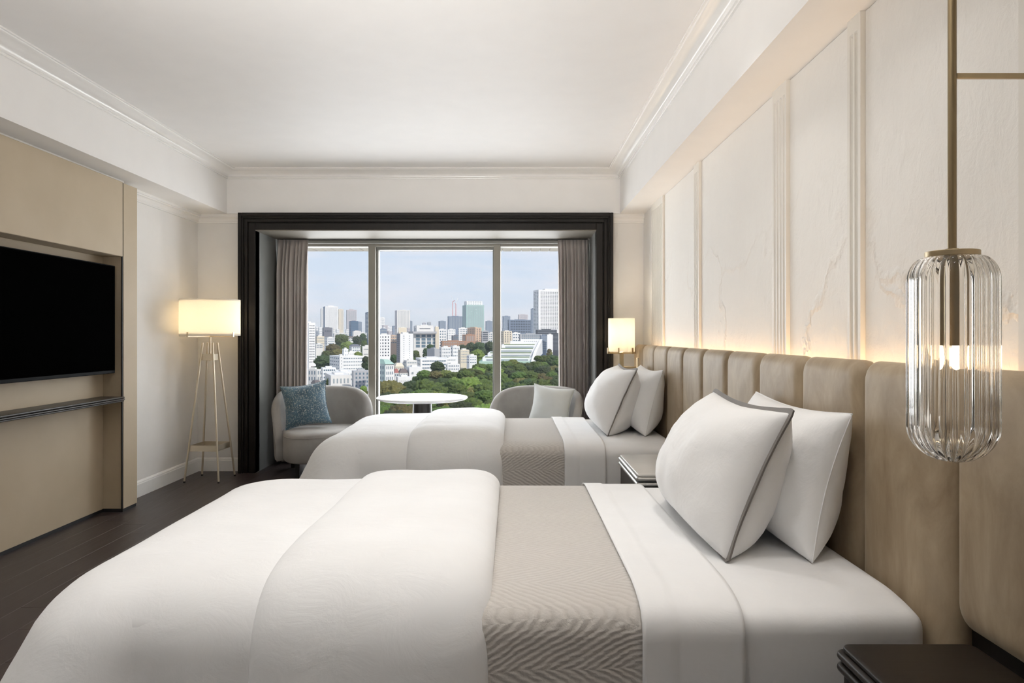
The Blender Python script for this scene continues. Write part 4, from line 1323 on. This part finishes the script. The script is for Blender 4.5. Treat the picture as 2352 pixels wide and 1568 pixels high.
ORD = ['first', 'second', 'third', 'fourth', 'fifth', 'sixth', 'seventh', 'eighth', 'ninth', 'tenth', 'eleventh', 'twelfth', 'thirteenth', 'fourteenth', 'fifteenth', 'sixteenth', 'seventeenth', 'eighteenth', 'nineteenth', 'twentieth', 'twenty-first', 'twenty-second', 'twenty-third', 'twenty-fourth', 'twenty-fifth', 'twenty-sixth', 'twenty-seventh', 'twenty-eighth', 'twenty-ninth', 'thirtieth']
COLW = {'white': 'white', 'offw': 'off-white', 'cream': 'cream', 'grey': 'grey', 'mauve': 'mauve', 'slate': 'slate blue'}
def pane_of(x): return 'first' if x < 855 else 'middle' if x < 1142 else 'last'
def number(items, text):
    """items: (key, px column, object); the text says which one, counted from the left within its key"""
    by = {}
    for k, x, o in items: by.setdefault(k, []).append((x, o))
    for k, v in by.items():
        for i, (x, o) in enumerate(sorted(v, key=lambda q_: q_[0])): o['label'] = text(k, ORD[i])
houses = []; blocks = []; crowns = []
# rooftops of the dense quarter and far blocks along the horizon
random.seed(23)
n = 0
while n < 110:
    D = random.choice((400, 430, 470, 520, 580, 650, 730, 820, 950, 1100)) * random.uniform(.97, 1.03)
    x = random.uniform(640, 1130)
    yg = 770 + F * 41.25 / D
    if x > 955 - (yg - 850) * .4 and yg > 846: continue
    if x > 1060 and D < 700: continue
    w_ = random.uniform(8, 16) * 600 / D * random.uniform(.8, 1.3); h_ = random.uniform(7, 13)
    c = random.choice(('white', 'white', 'white', 'offw', 'offw', 'cream', 'grey'))
    rf = random.choice((None, None, None, 'dgrey', 'roofbrown', 'grey'))
    yt = yg - h_ * F / D
    o = T('low house', x, x + w_ * .3, x + w_, yt, D, c, random.choice((2, 3)), 4, 2, .5, .4, random.choice((WINB, WIN, WINP)), ybase=yg, roof=rf, th=random.uniform(.2, .6), group='low houses of the dense quarter', name='house', cat='house')
    houses.append(((COLW[c], {None: 'flat roof', 'dgrey': 'dark roof', 'roofbrown': 'brown roof', 'grey': 'grey roof'}[rf], pane_of(x)), x, o))
    n += 1
for n in range(78):
    D = random.uniform(1700, 3800); x = random.uniform(620, 1400); w_ = random.uniform(5, 14)
    yt = random.uniform(746, 764)
    c = random.choice(('offw', 'white', 'grey', 'mauve', 'slate', 'white'))
    o = T('distant block', x, x + w_ * .25, x + w_, yt, D, c, 6, 4, 1, .5, .5, WINP, ybase=785, group='distant blocks along the horizon', parap=False)
    blocks.append(((COLW[c], pane_of(x)), x, o))
number(houses, lambda k, n_: f'low {k[0]} house with {k[1]}, {n_} such from the left through the {k[2]} pane')
number(blocks, lambda k, n_: f'tiny {k[0]} block on the horizon, {n_} such from the left through the {k[1]} pane')

# cranes on the tower under construction
for k, (x, yt) in enumerate(((1040, 684), (1047, 690))):
    D = 1830
    X = (x - 1176) * D / F; zt = CAMZ + (770 - yt) * D / F; zb = CAMZ + (770 - 728) * D / F
    c = thing('tower_crane', ['red and white tower crane with the taller mast', 'red and white tower crane with the shorter mast'][k], 'crane', (X, D, zb), group='tower cranes')
    obj('mast', MB().box(X - .7, X + .7, D - .7, D + .7, GZ, zt - 10), BM['red'], c)
    obj('jib', MB().tube([(X, D, zt - 10), (X - 4 + 9 * k, D + 4, zt + 8)], .6, 4), BM['white'], c)
    obj('counter_jib', MB().tube([(X, D, zt - 10), (X + 6 - 8 * k, D - 4, zt - 7)], .8, 4), BM['red'], c)

# terraced white building with planted steps
def terraced():
    D = 520.0
    root = thing('terraced_building', 'white building stepping back in planted terraces above the grove', 'building', ((1170 - 1176) * D / F, D, GZ))
    rows = [(1100, 1219, 830, 0), (1108, 1222, 821, 6), (1120, 1226, 811, 13), (1134, 1230, 801, 20), (1152, 1234, 792, 27), (1172, 1238, 784, 34), (1196, 1240, 779, 40)]
    for i, (xa, xb, y, dy) in enumerate(rows):
        DD = D + dy
        a, b = (xa - 1176) * DD / F, (xb - 1176) * DD / F
        zt = CAMZ - (y - 770) * DD / F
        tr = obj('terrace', MB().box(a, b, DD, D + 75, GZ, zt), BM['white'] if i else BM['roofgreen'], root)
        if 1 <= i <= 4:
            obj('planter', MB().box(a + 2, b - 2, DD + .5, DD + 3, zt, zt + .7), BM['planting'], tr)
            obj('window_band', MB().box(a + 3, b - 3, DD - .1, DD + .1, zt - 2.4, zt - 1.2), WINP, tr)
    # slanted gable wall on the right
    g = []
    for x, y, dy in ((1219, 832, -1), (1241, 812, 62), (1240, 779, 40), (1226, 808, 12)):
        DD = D + dy
        g.append(((x - 1176) * DD / F, DD, CAMZ - (y - 770) * DD / F))
    mb = MB().add(g + [(p[0] + 2.0, p[1] + .4, p[2]) for p in g], [(0, 1, 2, 3), (4, 7, 6, 5), (0, 4, 5, 1), (1, 5, 6, 2), (2, 6, 7, 3), (3, 7, 4, 0)])
    obj('gable_wall', mb, BM['white'], root)
    a, b = (1200 - 1176) * 562 / F, (1236 - 1176) * 562 / F
    z = CAMZ - (784 - 770) * 562 / F
    wm = MB(); face_windows(wm, (a, 559.6), (b, 559.6), z - 2.2, z + 1.2, 1, 7, .6, .5, (0, -1))
    o = obj('window_grid', wm, WIN, root); o['kind'] = 'stuff'
terraced()

# ground
o = obj('city_ground', MB().box(-3500, 3500, 60, 6000, GZ - 2, GZ), bmat('city_ground', (.30, .29, .27), .9)); o['kind'] = 'structure'

# ------------------------------------------------------------------ trees
def leaf_mat(name, a, b, c_):
    t = NT(name); v = t.coord('Object')
    oi = t.n('ShaderNodeObjectInfo')
    cc = t.ramp(t.noise(v, 4.5, 8, .72), [(.28, a), (.5, b), (.72, c_)])
    hs = t.n('ShaderNodeHueSaturation'); t.l(cc, hs.inputs['Color'])
    t.l(t.math('MULTIPLY_ADD', oi.outputs['Random'], .05, .475), hs.inputs['Hue'])
    t.l(t.math('MULTIPLY_ADD', oi.outputs['Random'], .7, .65), hs.inputs['Value'])
    return t.done(t.bsdf(hs.outputs[0], .8, 0, t.bump(t.noise(v, 18, 5, .7), 1.0, .12)))
LEAF = {
    'green': leaf_mat('leaves_green', (.022, .036, .006), (.065, .095, .014), (.140, .175, .028)),
    'dark': leaf_mat('leaves_dark', (.012, .022, .007), (.036, .056, .014), (.080, .102, .026)),
    'lime': leaf_mat('leaves_lime', (.060, .090, .014), (.130, .180, .028), (.24, .29, .06)),
    'olive': leaf_mat('leaves_olive', (.060, .060, .018), (.125, .115, .030), (.21, .18, .055)),
}
bark = M_flat('bark', (.06, .045, .03), .9)
random.seed(11)
CROWN = {}
for kind in LEAF:
    CROWN[kind] = []
    for vnt in range(4):
        bm = bmesh.new()
        bmesh.ops.create_icosphere(bm, subdivisions=5, radius=1.0)
        sd = random.random() * 90
        for w_ in bm.verts:
            p = w_.co.copy(); n_ = p.normalized()
            q = Vector((p.x + sd, p.y, p.z))
            lump = abs(mnoise.noise(q * 2.0)) * .40 + abs(mnoise.noise(q * 4.7)) * .24 + abs(mnoise.noise(q * 9.5)) * .16 + mnoise.noise(q * 19.0) * .10 + mnoise.noise(q * 37.0) * .05 - .03
            w_.co = n_ * (.74 + lump)
            w_.co.z *= .8
        me = bpy.data.meshes.new('crown'); bm.to_mesh(me); bm.free()
        me.materials.append(LEAF[kind])
        me.polygons.foreach_set('use_smooth', [True] * len(me.polygons))
        CROWN[kind].append(me)
TRUNK = make_mesh('trunk', MB().tube([(0, 0, -1), (0, 0, 0)], .05, 6), bark)
def tree(px, py, D, rpx, kind, label, group, squash=1.0):
    """crown whose top reaches pixel row py, rpx wide at depth D, on a trunk down to the ground"""
    r = rpx * D / F
    X, z = P(px, py, D)
    zc = z - r * .78 * squash
    root = thing('tree', label, 'tree', (X, D, GZ), group=group)
    c = link('crown', random.choice(CROWN[kind]), root, (0, 0, zc - GZ))
    c.rotation_euler = (0, 0, random.random() * 6.28); s_ = r * (1 + .12 * random.uniform(-1, 1))
    c.scale = (s_, s_, s_ * squash)
    for dx_, dz_ in ((.35, .75), (-.4, 1.05), (.05, 1.5)):
        if group is None:
            c2 = link('lower_crown', random.choice(CROWN[kind]), root, (dx_ * r, -.1 * r, zc - GZ - dz_ * r * squash))
            c2.rotation_euler = (0, 0, random.random() * 6.28); c2.scale = (r * .85, r * .85, r * .8 * squash)
    k = link('trunk', TRUNK, root, (0, 0, zc - GZ))
    k.scale = (r * 1.2, r * 1.2, zc - GZ)
    return root
# single trees that stand out
for px, py, D, r, kind, lab in (
    (742, 815, 560, 19, 'dark', 'dark round tree beside the white balcony tower'),
    (764, 788, 800, 18, 'olive', 'olive tree in the middle of the first pane'),
    (775, 800, 700, 16, 'olive', 'yellowish tree below the olive one in the first pane'),
    (784, 768, 1000, 16, 'green', 'green tree under the slate blue office'),
    (798, 785, 860, 16, 'lime', 'bright green tree behind the white stair tower'),
    (819, 772, 950, 9, 'dark', 'slim conifer in front of the plain white block'),
    (834, 765, 1080, 8, 'dark', 'dark tree beside the dark blue tower'),
    (836, 780, 980, 9, 'green', 'small green tree left of the first mullion'),
    (822, 806, 640, 14, 'lime', 'lime green tree behind the stepped white block'),
    (841, 818, 500, 9, 'dark', 'dark shrubby tree touching the first mullion'),
    (750, 803, 760, 12, 'green', 'green tree between the villas and the dark round tree'),
    (754, 780, 1000, 7, 'green', 'small tree in front of the white villa'),
    (988, 790, 760, 8, 'dark', 'dark tree in front of the civic hall'),
    (979, 800, 700, 7, 'dark', 'dark tree left of the grey cube'),
    (955, 804, 700, 9, 'green', 'green tree right of the slim high-rise'),
    (905, 815, 560, 8, 'dark', 'dark tree between the apartment block and the high-rise'),
    (1005, 830, 430, 16, 'dark', 'round dark tree rising above the grove front'),
    (896, 874, 315, 36, 'olive', 'orange brown tree right of the first mullion'),
    (1034, 797, 740, 6, 'green', 'small green tree behind the stepped houses'),
    (1096, 800, 640, 20, 'lime', 'yellow green tree left of the terraced building'),
    (1082, 786, 800, 13, 'dark', 'dark tree below the peach apartment house'),
    (1100, 784, 780, 15, 'dark', 'broad dark tree left of the second mullion'),
    (1125, 783, 790, 14, 'dark', 'dark tree touching the second mullion'),
    (1062, 792, 780, 10, 'dark', 'dark tree beside the long brick school'),
    (1262, 800, 700, 6, 'olive', 'small olive tree at the foot of the white slab'),
    (762, 866, 410, 12, 'lime', 'small lime tree on the terrace above the blue cushion'),
    (835, 885, 330, 9, 'lime', 'lime green street tree above the armchair'),
    (716, 866, 440, 6, 'lime', 'roof garden bush beside the curtain'),
):
    tree(px, py, D, r, kind, lab, None, 1.2 if r < 15 else 1.0)
# the grove: crowns in rows from its far edge to its near edge
GROVE = [  # depth, row y, x from, x to, crown radius in px
    (520, 816, 1232, 1296, 14), (505, 828, 1140, 1296, 16), (470, 838, 1098, 1296, 18), (440, 846, 1064, 1296, 20),
    (410, 853, 1030, 1300, 22), (385, 850, 968, 1030, 20), (375, 864, 960, 1300, 24), (345, 874, 944, 1300, 27), (318, 886, 925, 1300, 30),
    (292, 899, 880, 1300, 33), (268, 914, 862, 1300, 36), (246, 930, 858, 1300, 40), (226, 948, 850, 1300, 44), (206, 970, 850, 1300, 48)]
kinds = ['green', 'dark', 'green', 'olive', 'green', 'lime', 'dark', 'green', 'green']
GL = {'green': 'mid green grove tree', 'dark': 'dark green grove tree', 'olive': 'brownish grove tree', 'lime': 'yellow green grove tree'}
ki = 0
for gi, (D, y, xa, xb, r) in enumerate(GROVE):
    xb += 70
    x = xa + random.uniform(0, r * .5)
    while x < xb:
        kd = kinds[(ki * 5 + int(random.random() * 4)) % len(kinds)]; ki += 1
        o = tree(x, y + random.uniform(-.28, .28) * r, D * random.uniform(.97, 1.03), r * random.uniform(.8, 1.15), kd, GL[kd], kd + ' crowns of the grove', random.uniform(.75, .95))
        crowns.append(((GL[kd], ORD[len(GROVE) - 1 - gi]), x, o))
        x += r * random.uniform(1.0, 1.35)

number(crowns, lambda k, n_: f'{k[0]}, {n_} such from the left in the {k[1]} row from the front')

# ------------------------------------------------------------------ haze over the city
t = NT('city_haze')
vsn = t.n('ShaderNodeVolumeScatter')
vsn.inputs['Color'].default_value = (.80, .90, 1.0, 1)
vsn.inputs['Density'].default_value = HAZE_DENSITY
vsn.inputs['Anisotropy'].default_value = 0.0
t.l(vsn.outputs[0], t.out.inputs['Volume'])
hz = obj('haze', MB().box(-3600, 3600, 40, 6100, GZ - 1, 100), t.m)
tag(hz, 'pale blue haze hanging over the distant city', 'haze', kind='stuff')
